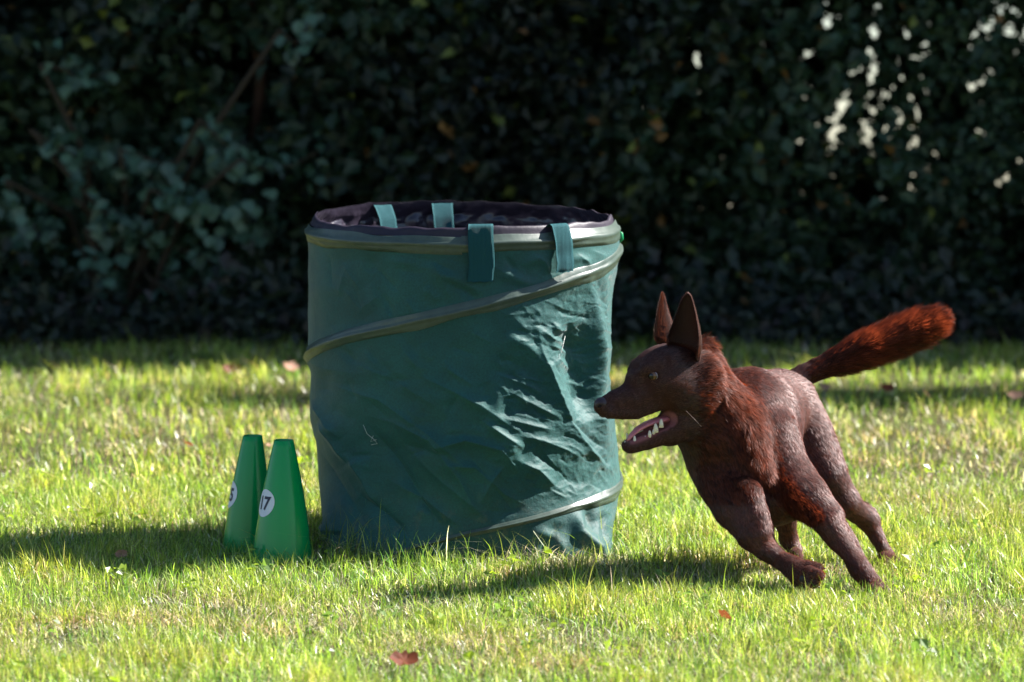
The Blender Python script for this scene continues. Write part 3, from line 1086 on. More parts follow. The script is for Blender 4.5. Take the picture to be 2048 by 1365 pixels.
# ------------------------------------------------------------------ the dog
# Signed distance field of tapered capsules, blended, turned into one surface.
DO = -0.0
S = 10.95 / F            # metres per photograph pixel at the dog
LO = np.array([0.145, 10.52, -0.01]); HI = np.array([0.90, 11.38, 0.56])
H_ = 0.0031
nxg, nyg, nzg = [int(math.ceil(c)) for c in (HI - LO) / H_]
gx_ = LO[0] + H_ * np.arange(nxg); gy_ = LO[1] + H_ * np.arange(nyg); gz_ = LO[2] + H_ * np.arange(nzg)
field = np.full((nxg, nyg, nzg), 0.08, np.float32)
flow = []                # (point, direction) samples used to comb the coat


def smin(a, b, k):
    h = np.clip(k - np.abs(a - b), 0, None) / k
    return np.minimum(a, b) - h * h * k * .25


def seg_sdf(A, B, ra, rb, sy, X, Y, Z):
    """tapered capsule, squeezed by sy along the given depth axis (world y)"""
    Ay = A[1]
    q = [X - A[0], (Y - Ay) / sy, Z - A[2]]
    ab = [B[0] - A[0], (B[1] - A[1]) / sy, B[2] - A[2]]
    l2 = sum(c * c for c in ab) + 1e-12
    t = np.clip((q[0] * ab[0] + q[1] * ab[1] + q[2] * ab[2]) / l2, 0, 1)
    d = np.sqrt((q[0] - t * ab[0]) ** 2 + (q[1] - t * ab[1]) ** 2 + (q[2] - t * ab[2]) ** 2) - (ra + (rb - ra) * t)
    return d * min(1.0, sy) if sy < 1 else d


def put(A, B, ra, rb, k=.02, sy=1.0, sub=False, comb=True):
    A = np.asarray(A, float); B = np.asarray(B, float)
    R = max(ra, rb) * max(1, sy) + k + .008
    lo = np.minimum(A, B) - R; hi = np.maximum(A, B) + R
    i0 = np.clip(((lo - LO) / H_).astype(int), 0, [nxg, nyg, nzg]); i1 = np.clip(((hi - LO) / H_).astype(int) + 2, 0, [nxg, nyg, nzg])
    sl = tuple(slice(a, b) for a, b in zip(i0, i1))
    X = gx_[sl[0]][:, None, None]; Y = gy_[sl[1]][None, :, None]; Z = gz_[sl[2]][None, None, :]
    d = seg_sdf(A, B, ra, rb, sy, X, Y, Z).astype(np.float32)
    if sub:
        field[sl] = -smin(-field[sl], d, k)
    else:
        field[sl] = smin(field[sl], d, k)
        if comb and np.linalg.norm(B - A) > .01:
            for t in (0, .33, .66, 1):
                flow.append((A + (B - A) * t, (B - A) / np.linalg.norm(B - A), max(ra, rb)))


def put_chain(P3, rad, k, sy=1.0, sub=False, comb=True, kin=.35):
    P3 = np.asarray(P3, float)
    R = max(rad) * max(1, sy) + k + .008
    lo = P3.min(0) - R; hi = P3.max(0) + R
    i0 = np.clip(((lo - LO) / H_).astype(int), 0, [nxg, nyg, nzg]); i1 = np.clip(((hi - LO) / H_).astype(int) + 2, 0, [nxg, nyg, nzg])
    sl = tuple(slice(a, b) for a, b in zip(i0, i1))
    X = gx_[sl[0]][:, None, None]; Y = gy_[sl[1]][None, :, None]; Z = gz_[sl[2]][None, None, :]
    D = None
    for A, B, ra, rb in zip(P3[:-1], P3[1:], rad[:-1], rad[1:]):
        d = seg_sdf(A, B, ra, rb, sy, X, Y, Z).astype(np.float32)
        if D is None: D = d
        else:
            # only round off the inside of bends, leave straight runs alone
            bend = 1 - abs(np.dot((B - A) / np.linalg.norm(B - A), prev))
            kk = max(.0008, k * kin * min(1, bend * 4))
            D = smin(D, d, kk)
        prev = (B - A) / np.linalg.norm(B - A)
        if comb and not sub and np.linalg.norm(B - A) > .01:
            for t in (0, .33, .66, 1):
                flow.append((A + (B - A) * t, prev, max(ra, rb)))
    field[sl] = -smin(-field[sl], D, k) if sub else smin(field[sl], D, k)


def chain(pts, k=.02, sy=1.0, comb=True):
    """pts = [(u, v, d, radius in px)]"""
    put_chain([P(*p_[:3]) for p_ in pts], [p_[3] * S for p_ in pts], k, sy, comb=comb)


# ---- trunk of the body
chain([(1470, 905, 10.90, 92), (1510, 962, 10.90, 82)], .03)
chain([(1490, 854, 10.95, 106), (1497, 905, 10.935, 106), (1524, 956, 10.90, 90)], .02)
chain([(1508, 836, 10.99, 98), (1556, 812, 11.09, 76)], .035)
chain([(1544, 985, 10.86, 66), (1550, 975, 10.95, 70), (1572, 920, 11.08, 62)], .03)
# neck
chain([(1378, 770, 10.83, 56), (1396, 800, 10.84, 68), (1432, 855, 10.86, 84), (1478, 925, 10.88, 94)], .03)
# crest of the neck and ruff
chain([(1404, 706, 10.86, 20), (1418, 756, 10.87, 34), (1454, 812, 10.87, 46), (1482, 852, 10.85, 44), (1490, 900, 10.82, 32), (1510, 945, 10.80, 24)], .02)
# right shoulder, upper arm, forearm (leg nearer the barrel)
chain([(1452, 955, 10.84, 60), (1480, 1010, 10.80, 56), (1508, 1060, 10.76, 40)], .016)
chain([(1492, 985, 10.775, 30), (1512, 1030, 10.75, 26), (1522, 1062, 10.74, 22)], .008)
chain([(1506, 1068, 10.76, 33), (1534, 1099, 10.74, 25), (1560, 1119, 10.73, 19), (1580, 1131, 10.705, 21), (1592, 1140, 10.69, 19)], .008)
chain([(1590, 1139, 10.69, 21), (1604, 1150, 10.67, 28)], .012)
paw_r = [((1612, 1135, 10.665, 14), (1636, 1137, 10.645, 11)), ((1618, 1147, 10.64, 14), (1638, 1151, 10.615, 12)),
         ((1612, 1160, 10.645, 14), (1628, 1167, 10.62, 11.5)), ((1600, 1163, 10.665, 13), (1610, 1175, 10.65, 10))]
for a, b in paw_r: chain([a, b], .004)
# left shoulder and flank, upper arm, elbow, forearm
chain([(1546, 868, 10.89, 52), (1570, 930, 10.85, 47), (1616, 992, 10.81, 40)], .014)
chain([(1566, 938, 10.83, 26), (1596, 978, 10.80, 28), (1628, 1008, 10.79, 25)], .008)
chain([(1614, 990, 10.81, 40), (1655, 1032, 10.79, 32)], .012)
chain([(1654, 1040, 10.78, 31), (1678, 1078, 10.77, 24), (1700, 1107, 10.755, 18.5), (1713, 1125, 10.75, 21), (1726, 1146, 10.745, 18)], .007)
chain([(1664, 1018, 10.80, 14), (1672, 1030, 10.795, 15)], .008)
chain([(1668, 1028, 10.82, 14), (1700, 1080, 10.81, 13), (1722, 1120, 10.79, 10)], .005)
chain([(1722, 1141, 10.745, 22), (1740, 1162, 10.735, 19), (1752, 1176, 10.725, 15)], .01)
for a, b in [((1748, 1172, 10.71, 9), (1760, 1183, 10.70, 8)), ((1756, 1168, 10.725, 9), (1769, 1178, 10.72, 8)), ((1740, 1176, 10.70, 9), (1750, 1187, 10.69, 8))]: chain([a, b], .005)
# left thigh, stifle, shank, hock, metatarsus, paw
chain([(1580, 812, 11.08, 60), (1617, 878, 11.05, 55), (1652, 945, 11.03, 43), (1690, 1000, 11.03, 26)], .010)
chain([(1690, 1000, 11.03, 29), (1712, 1022, 11.06, 24), (1732, 1036, 11.08, 21)], .014)
chain([(1728, 1012, 11.09, 9), (1744, 1040, 11.09, 14)], .01)
chain([(1732, 1036, 11.08, 20), (1748, 1062, 11.08, 16), (1762, 1090, 11.07, 13), (1773, 1109, 11.07, 15)], .010)
for a, b in [((1776, 1114, 11.06, 11), (1793, 1124, 11.04, 8)), ((1768, 1116, 11.05, 11), (1782, 1130, 11.03, 8)), ((1762, 1116, 11.05, 9), (1770, 1130, 11.03, 8))]: chain([a, b], .005)
# right hind leg seen between the forelegs
chain([(1540, 930, 11.12, 60), (1560, 990, 11.08, 44), (1570, 1040, 11.10, 22)], .02)
chain([(1570, 1040, 11.10, 19), (1577, 1078, 11.12, 20), (1590, 1100, 11.11, 15), (1594, 1114, 11.10, 13)], .012)
chain([(1590, 1108, 11.09, 12), (1601, 1124, 11.07, 9)], .006)
# tail
tail_pts = [(1580, 775, 11.16, 30), (1606, 752, 11.17, 24), (1650, 732, 11.18, 21), (1700, 713, 11.19, 22), (1745, 695, 11.19, 25), (1790, 677, 11.20, 28), (1832, 659, 11.20, 26), (1862, 647, 11.20, 20)]
chain(tail_pts, .014)

# ---- head.  The head is turned a little towards the viewer.
YAW = math.radians(25)
LAT = np.array([math.sin(YAW), -math.cos(YAW), 0.0])


def HP(u, v, s=0.0):
    """point of the head: sagittal pixel (u, v), moved s metres to the dog's left"""
    d = 10.80 - (1390 - u) * S * math.tan(YAW)
    return P(u, v, d) + LAT * s


def hch(pts, k=.01, s=0.0, sub=False, sq=.8):
    put_chain([HP(a[0], a[1], a[3] if len(a) > 3 else s) for a in pts], [a[2] * S for a in pts], k, sq, sub)


hch([(1372, 762, 60), (1345, 744, 53), (1312, 738, 40)], .02, sq=.92)          # braincase (combed backwards below)
hch([(1326, 725, 31), (1296, 742, 27), (1273, 756, 17)], .014, s=.009, sq=.9)
hch([(1326, 725, 31), (1296, 742, 27), (1273, 756, 17)], .014, s=-.009, sq=.9)
for s in (.024, -.024):
    hch([(1303, 727, 12), (1280, 735, 10), (1272, 743, 7)], .008, s=s)           # brows
    hch([(1330, 765, 30), (1355, 788, 34), (1375, 800, 30)], .02, s=s * 1.1)          # cheeks
    hch([(1312, 762, 18), (1340, 768, 20)], .014, s=s * 1.35)                         # cheekbone
hch([(1204, 813, 17), (1232, 805, 25), (1262, 797, 32), (1300, 780, 40), (1330, 772, 44)], .014, sq=.82)   # muzzle
hch([(1212, 826, 11), (1240, 826, 12), (1266, 824, 14), (1292, 812, 16), (1318, 803, 16)], .007, s=.012)                   # lips
hch([(1212, 826, 11), (1240, 826, 12), (1266, 824, 14), (1292, 812, 16), (1318, 803, 16)], .007, s=-.012)
hch([(1260, 893, 13), (1290, 882, 17), (1322, 866, 23), (1352, 842, 30), (1376, 815, 34)], .010, s=.010)  # lower jaw, both sides
hch([(1260, 893, 13), (1290, 882, 17), (1322, 866, 23), (1352, 842, 30), (1376, 815, 34)], .010, s=-.010)
hch([(1258, 895, 11), (1264, 893, 11)], .006)
hch([(1345, 872, 18), (1372, 850, 34)], .02)
# roots of the ears
for a, b in (((1362, 716, 10.795, 26), (1367, 698, 10.80, 18)), ((1333, 708, 10.865, 24), (1331, 690, 10.868, 13))):
    put(P(*a[:3]), P(*b[:3]), a[3] * S, b[3] * S, .012, comb=False)
# mouth opening
cav = [((1266, 861, 12, 0), (1290, 849, 16, 0)), ((1290, 847, 16, .002), (1320, 840, 17, .006)), ((1312, 840, 16, .014), (1327, 836, 14, .024)),
       ((1290, 858, 10, .012), (1318, 846, 11, .022))]
for a, b in cav: hch([a, b], .004, sub=True)
hch([(1262, 874, 6.5), (1296, 866, 9), (1316, 852, 10)], .003, sub=True)
# eye socket and lids
EYE = HP(1292, 748.5, .0300)
put(EYE, EYE + LAT * .004, .0088, .0088, .002, 1.0, sub=True)
hch([(1283, 743, 3), (1291, 738.5, 3.4), (1301, 744, 3)], .004, s=.0335)
hch([(1284, 755, 2.6), (1292, 758.5, 2.8), (1300, 753, 2.6)], .004, s=.0335)

# fine swell of muscle on the surface
mu = (vnoise(np.stack(np.meshgrid(gx_[::4] * 22, gy_[::4] * 22, gz_[::4] * 22, indexing='ij'), -1), 91) - .5).astype(np.float32) * .0035
mu = np.repeat(np.repeat(np.repeat(mu, 4, 0), 4, 1), 4, 2)[:nxg, :nyg, :nzg]
headmask = (gx_[:, None, None] < 0.37)
field += np.where(headmask, 0, mu)
del mu


def surface_nets(Fd):
    s = Fd < 0
    c = s[:-1, :-1, :-1].astype(np.int8)
    tot = np.zeros_like(c)
    for dx in (0, 1):
        for dy in (0, 1):
            for dz in (0, 1):
                tot += s[dx:s.shape[0] - 1 + dx, dy:s.shape[1] - 1 + dy, dz:s.shape[2] - 1 + dz]
    act = (tot > 0) & (tot < 8)
    idx = np.argwhere(act)
    vid = np.full(act.shape, -1, np.int32)
    vid[act] = np.arange(len(idx))
    corners = [(x, y, z) for x in (0, 1) for y in (0, 1) for z in (0, 1)]
    val = {cn: Fd[idx[:, 0] + cn[0], idx[:, 1] + cn[1], idx[:, 2] + cn[2]] for cn in corners}
    acc = np.zeros((len(idx), 3)); cnt = np.zeros(len(idx))
    for a in corners:
        for ax in range(3):
            if a[ax] == 0:
                b = tuple(1 if i == ax else a[i] for i in range(3))
                va, vb = val[a], val[b]
                m = (va < 0) != (vb < 0)
                t = np.where(m, va / np.where(m, va - vb, 1), 0)
                p = np.tile(np.array(a, float), (len(idx), 1)); p[:, ax] += t
                acc += p * m[:, None]; cnt += m
    V = (idx + acc / cnt[:, None])
    Q = []
    for ax in range(3):
        sa = [slice(None)] * 3; sb = [slice(None)] * 3
        sa[ax] = slice(0, -1); sb[ax] = slice(1, None)
        A = s[tuple(sa)]; B = s[tuple(sb)]
        e = np.argwhere(A != B)
        o1, o2 = [(1, 2), (2, 0), (0, 1)][ax]
        ok = (e[:, o1] > 0) & (e[:, o2] > 0) & (e[:, o1] < s.shape[o1] - 1) & (e[:, o2] < s.shape[o2] - 1)
        e = e[ok]
        inside = A[e[:, 0], e[:, 1], e[:, 2]]
        q = []
        for (d1, d2) in [(-1, -1), (0, -1), (0, 0), (-1, 0)]:
            c = e.copy(); c[:, o1] += d1; c[:, o2] += d2
            q.append(vid[c[:, 0], c[:, 1], c[:, 2]])
        q = np.stack(q, -1)
        q[~inside] = q[~inside][:, ::-1]
        Q.append(q)
    return V, np.concatenate(Q)


Vd, Qd = surface_nets(field)
Vd = LO + Vd * H_
edges = np.concatenate([Qd[:, [0, 1]], Qd[:, [1, 2]], Qd[:, [2, 3]], Qd[:, [3, 0]]])
for it in range(3):
    sm = np.zeros_like(Vd); ct = np.zeros(len(Vd))
    for (a, b) in ((0, 1), (1, 0)):
        for c in range(3): sm[:, c] += np.bincount(edges[:, a], Vd[edges[:, b], c], len(Vd))
        ct += np.bincount(edges[:, a], None, len(Vd))
    Vd += (.5 if it < 2 else .4) * (sm / ct[:, None] - Vd)
del field
# face normals and areas
fa = Vd[Qd]
fn = np.cross(fa[:, 2] - fa[:, 0], fa[:, 3] - fa[:, 1])
farea = np.linalg.norm(fn, axis=1) / 2
fn /= (2 * farea[:, None] + 1e-12)

# coat colour, with sun glow painted in as redness, and length
ruff_line = [(1400, 677), (1414, 707), (1432, 758), (1462, 800), (1494, 838), (1508, 872), (1514, 905), (1530, 940), (1556, 970), (1594, 1012), (1618, 1028)]


def line_dist(u, v, pl):
    pl = np.array(pl, float); best = np.full(u.shape, 1e9)
    for a, b in zip(pl[:-1], pl[1:]):
        ab = b - a; l2 = ab @ ab
        t = np.clip(((u - a[0]) * ab[0] + (v - a[1]) * ab[1]) / l2, 0, 1)
        best = np.minimum(best, np.hypot(u - a[0] - t * ab[0], v - a[1] - t * ab[1]))
    return best


def coat(p):
    """-> redness 0..1 (painted sun glow), length in metres, lift 0..1, mouth 0..1"""
    u, v = UV(p)
    red = np.exp(-(line_dist(u, v, ruff_line) / (20 + 17 * smooth01(v, 720, 850) - 17 * smooth01(v, 880, 960))) ** 2) * (p[..., 1] < 10.98)
    red2 = np.exp(-(line_dist(u, v, [(1478, 985), (1500, 1040), (1535, 1075)]) / 16) ** 2) * .45 * (p[..., 1] < 10.85)
    tail = smooth01(u, 1620, 1700) * (v < 770) * (p[..., 1] > 11.05)
    tl = smooth01(u, 1590, 1640) * (v < 770) * (p[..., 1] > 11.05)
    length = .0105 + .013 * red + .006 * tl + .015 * tail
    neck = smooth01(u, 1375, 1410) * (1 - smooth01(u, 1490, 1540)) * (v < 1000) * (p[..., 1] < 10.98)
    length = length + .004 * neck
    head = (1 - smooth01(u, 1340, 1385)) * (v < 925)
    length = length * (1 - head) + .0072 * head
    length = length + .007 * np.exp(-(np.hypot(u - 1368, v - 712) / 26) ** 2) + .005 * np.exp(-(np.hypot(u - 1330, v - 694) / 14) ** 2)
    legs = smooth01(v, 1020, 1080)
    length = length * (1 - legs) + .0085 * legs
    lift = np.clip(.12 + .60 * red + .48 * tail - .10 * head, .05, 1)
    red = red * np.clip(.25 + 1.3 * vnoise(p * 45, 88) * (.5 + vnoise(p * 110, 92)), 0, 1.1)
    lift_r = red
    red = red * (1 - .6 * smooth01(v, 920, 985))
    redness = np.clip(red * .95 + red2 * .9 + tail * .19 + .06 * neck, 0, 1)  # sun caught in ruff, arm fringe and tail hair, painted as red
    return redness, length, lift


choc = np.array([.086, .0225, .0120]); sun_redc = np.array([.150, .036, .011]); pinkc = np.array([.24, .085, .085])
rd, ln_, lf_ = coat(Vd)
tintv = choc[None] * (1 - rd[:, None] * .45) + sun_redc[None] * rd[:, None] * .45
tintv *= (.55 + .35 * fbm(Vd * 40, 71, 3))[:, None]
u_, v_ = UV(Vd)
tintv *= 1 - ((1 - smooth01(u_, 1380, 1420)) * (v_ < 925))[:, None] * np.array([[.42, .30, .12]])  # shade on the head painted into the skin colour
# inside of the mouth and the lower gum
mouth = np.zeros(len(Vd))
for a, b in cav + [((1262, 874, 9, 0), (1316, 852, 12, 0))]:
    A = HP(a[0], a[1], a[3]); B = HP(b[0], b[1], b[3])
    d = seg_sdf(A, B, a[2] * S, b[2] * S, .8, Vd[:, 0], Vd[:, 1], Vd[:, 2])
    mouth = np.maximum(mouth, 1 - smooth01(d, .0005, .0035))
gum = np.exp(-(line_dist(u_, v_, [(1262, 884), (1290, 874), (1318, 858), (1333, 842), (1335, 830)]) / 6.5) ** 2) * (Vd[:, 1] < 10.8)
mouth = np.maximum(mouth * .9, np.clip(gum * 1.3, 0, 1))
tintv = tintv * (1 - mouth[:, None]) + pinkc[None] * mouth[:, None]

m, nt, out = mat("dog_skin_coat")
L = nt.links.new
M_skin = m
b = N(nt, 'ShaderNodeBsdfPrincipled', Roughness=0.8)
b.inputs['Specular IOR Level'].default_value = 0.2
b.inputs['Sheen Weight'].default_value = 0.0
a = N(nt, 'ShaderNodeVertexColor', layer_name='tint')
L(a.outputs['Color'], b.inputs['Base Color'])
geo = N(nt, 'ShaderNodeNewGeometry')
t2 = N(nt, 'ShaderNodeTexNoise', Scale=420.0, Detail=3.0)
L(geo.outputs['Position'], t2.inputs['Vector'])
bp = N(nt, 'ShaderNodeBump', Strength=0.6, Distance=0.002)
L(t2.outputs['Fac'], bp.inputs['Height']); L(bp.outputs['Normal'], b.inputs['Normal'])
L(b.outputs[0], out.inputs['Surface'])

dog_at = (0.62, 10.88, 0.0)
dog = thing("dog", "chocolate brown prick eared dog running with open mouth beside the barrel", "dog", dog_at)
body = link("body", raw_mesh("body", Vd, None, Qd, tintv), M_skin, dog)

# ---- fur
FP = np.array([f[0] for f in flow]); FD = np.array([f[1] for f in flow]); FR = np.array([f[2] for f in flow])
# the forehead and muzzle are combed from the nose backwards
hx = (FP[:, 0] < P(1376, 760, 10.75)[0]) & (FP[:, 2] > P(1300, 915, 10.75)[2])
nose_dir = HP(1380, 740) - HP(1200, 808); nose_dir /= np.linalg.norm(nose_dir)
FD[hx] = nose_dir


def comb_dir(p):
    best = np.zeros_like(p)
    w = 0
    for q, d, r_ in zip(FP, FD, FR):
        ds = np.linalg.norm(p - q, axis=1) - r_ * .8
        ww = np.exp(-ds / .016)
        best += ww[:, None] * d; w = w + ww
    return best / (np.linalg.norm(best, axis=1)[:, None] + 1e-9)


def build_fur(n, seed, wmul=1.0, only_long=False):
    r = np.random.default_rng(seed)
    # the side away from the viewer needs fewer hairs
    fc = fa.mean(1)
    w = farea * np.where(fn[:, 1] < .35, 1.0, .35)
    mm = mouth[Qd].mean(1)
    w = w * (mm < .25)
    if only_long:
        rd_, l_, lf = coat(fc)
        w = w * smooth01(l_, .0115, .0165)
    else:
        rd_, l_, lf = coat(fc)
        w = w * np.where(l_ < .005, 1.3, 1) * np.where(l_ > .0165, .25, 1)
    f = r.choice(len(Qd), n, p=w / w.sum())
    a, b = r.random((n, 1)), r.random((n, 1))
    p = (fa[f, 0] * (1 - a) + fa[f, 1] * a) * (1 - b) + (fa[f, 3] * (1 - a) + fa[f, 2] * a) * b
    nr = fn[f]
    rd, ln, lf = coat(p)
    d = comb_dir(p)
    # ruff hair sweeps back and down
    clump = np.stack([vnoise(p * 70, 81) - .5, vnoise(p * 70, 82) - .5, vnoise(p * 70, 83) - .5], -1)
    fine = np.stack([vnoise(p * 190, 84) - .5, vnoise(p * 190, 85) - .5, vnoise(p * 190, 86) - .5], -1)
    istail = ((p[:, 1] > 11.1) & (p[:, 0] > .60) & (p[:, 2] > .36))[:, None]
    d = d + np.where(istail, .25, 1) * clump * (.28 + .8 * (rd * (p[:, 1] < 11))[:, None]) + fine * (.10 + .8 * rd[:, None]) + r.normal(size=(n, 3)) * .14
    d -= (d * nr).sum(1)[:, None] * nr
    d /= np.linalg.norm(d, axis=1)[:, None] + 1e-9
    ln = ln * (.6 + .7 * r.random(n))
    lf = lf * (.6 + .9 * r.random(n))
    dir0 = d + nr * lf[:, None] * 1.6; dir0 /= np.linalg.norm(dir0, axis=1)[:, None]
    dir1 = d + nr * lf[:, None] * .5; dir1 /= np.linalg.norm(dir1, axis=1)[:, None]
    dir1[:, 2] -= .15 * rd; 
    side = np.cross(dir0, nr); side /= np.linalg.norm(side, axis=1)[:, None] + 1e-9
    ra = r.normal(size=n)[:, None] * (.34 - .1 * rd[:, None])
    side = side * np.cos(ra) + nr * np.sin(ra)
    wd = (.0007 + .0006 * r.random(n)) * wmul
    base = p - nr * .0006
    mid = p + dir0 * (ln * .5)[:, None]
    tip = mid + dir1 * (ln * .5)[:, None]
    col = choc[None] * (1 - rd[:, None]) + sun_redc[None] * rd[:, None]
    uu_, vv_ = UV(p)
    hd_ = ((1 - smooth01(uu_, 1380, 1420)) * (vv_ < 925))[:, None]
    col = col * (1 - hd_ * np.array([[.42, .30, .12]]))  # the head's shade painted into the hair colour too
    col = col * (.45 + .9 * r.random((n, 1))) * (.25 + 1.5 * vnoise(p * 150 + clump * 3, 87))[:, None]
    if only_long:
        V = np.stack([base - side * wd[:, None] * .5, base + side * wd[:, None] * .5, mid + side * wd[:, None] * .4, mid - side * wd[:, None] * .4, tip], 1)
        i = np.arange(n) * 5
        return V.reshape(-1, 3), np.stack([i, i + 1, i + 2, i + 3], -1), np.stack([i + 3, i + 2, i + 4], -1), (col[:, None] * np.array([.30, .30, .85, .85, 1.7])[None, :, None]).reshape(-1, 3)  # dark roots, bright tips: backlit rim painted along each strand
    V = np.stack([base - side * wd[:, None] * .5, base + side * wd[:, None] * .5, tip], 1)
    i = np.arange(n) * 3
    return V.reshape(-1, 3), None, np.stack([i, i + 1, i + 2], -1), np.repeat(col, 3, 0)


m, nt, out = mat("dog_hair")
L = nt.links.new
M_fur = m
a = N(nt, 'ShaderNodeVertexColor', layer_name='tint')
b = N(nt, 'ShaderNodeBsdfPrincipled', Roughness=0.50)
b.inputs['IOR'].default_value = 1.6
b.inputs['Specular IOR Level'].default_value = 0.85
b.inputs['Specular Tint'].default_value = (1, .80, .78, 1)
b.inputs['Sheen Weight'].default_value = 0.18
b.inputs['Sheen Tint'].default_value = (1, .8, .8, 1)
L(a.outputs['Color'], b.inputs['Base Color'])
tr = N(nt, 'ShaderNodeBsdfTranslucent')
mul = N(nt, 'ShaderNodeMix', data_type='RGBA', blend_type='MULTIPLY'); mul.inputs[0].default_value = 1
mul.inputs[7].default_value = (2.2, 1.5, 1.0, 1)
L(a.outputs['Color'], mul.inputs[6]); L(mul.outputs[2], tr.inputs['Color'])
mx = N(nt, 'ShaderNodeMixShader'); mx.inputs[0].default_value = .4
L(b.outputs[0], mx.inputs[1]); L(tr.outputs[0], mx.inputs[2]); L(mx.outputs[0], out.inputs['Surface'])

ac = Acc()
v1, q1, t1_, c1 = build_fur(280000, 301)
ac.add(v1, None, t1_, c1)
fur = link("fur", ac.mesh("fur"), M_fur, dog)
fur['kind'] = 'stuff'
M_long = M_fur.copy(); M_long.name = 'dog_long_hair'
for n_ in M_long.node_tree.nodes:
    if n_.type == 'BSDF_PRINCIPLED':
        n_.inputs['IOR'].default_value = 1.45; n_.inputs['Specular IOR Level'].default_value = .35; n_.inputs['Sheen Weight'].default_value = .08
    if n_.type == 'MIX_SHADER': n_.inputs[0].default_value = .5
v1, q1, t1_, c1 = build_fur(110000, 302, 1.15, True)
ruff = link("ruff_and_tail_fur", raw_mesh("ruff_and_tail_fur", v1, t1_, q1, c1), M_long, dog)
ruff['kind'] = 'stuff'

# ---- ears: cupped shells, the sun shines through them
m, nt, out = mat("dog_ear")
L = nt.links.new
M_ear = m
b = N(nt, 'ShaderNodeBsdfPrincipled', Roughness=0.55)
b.inputs['Base Color'].default_value = (.050, .019, .013, 1)
b.inputs['Specular IOR Level'].default_value = .2
tr = N(nt, 'ShaderNodeBsdfTranslucent'); tr.inputs['Color'].default_value = (.34, .11, .045, 1)
mx = N(nt, 'ShaderNodeMixShader'); mx.inputs[0].default_value = .36
geo = N(nt, 'ShaderNodeNewGeometry')
t2 = N(nt, 'ShaderNodeTexNoise', Scale=380.0, Detail=3.0)
L(geo.outputs['Position'], t2.inputs['Vector'])
bp = N(nt, 'ShaderNodeBump', Strength=0.7, Distance=0.002)
L(t2.outputs['Fac'], bp.inputs['Height']); L(bp.outputs['Normal'], b.inputs['Normal'])
L(b.outputs[0], mx.inputs[1]); L(tr.outputs[0], mx.inputs[2]); L(mx.outputs[0], out.inputs['Surface'])


M_ear_near = M_ear.copy()  # near ear: its shade is painted in as a darker base colour
M_ear_near.name = 'dog_ear_painted_shade'
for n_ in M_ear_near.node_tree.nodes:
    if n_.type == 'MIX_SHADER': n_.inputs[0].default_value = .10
    if n_.type == 'BSDF_PRINCIPLED': n_.inputs['Base Color'].default_value = (.018, .0062, .0050, 1)


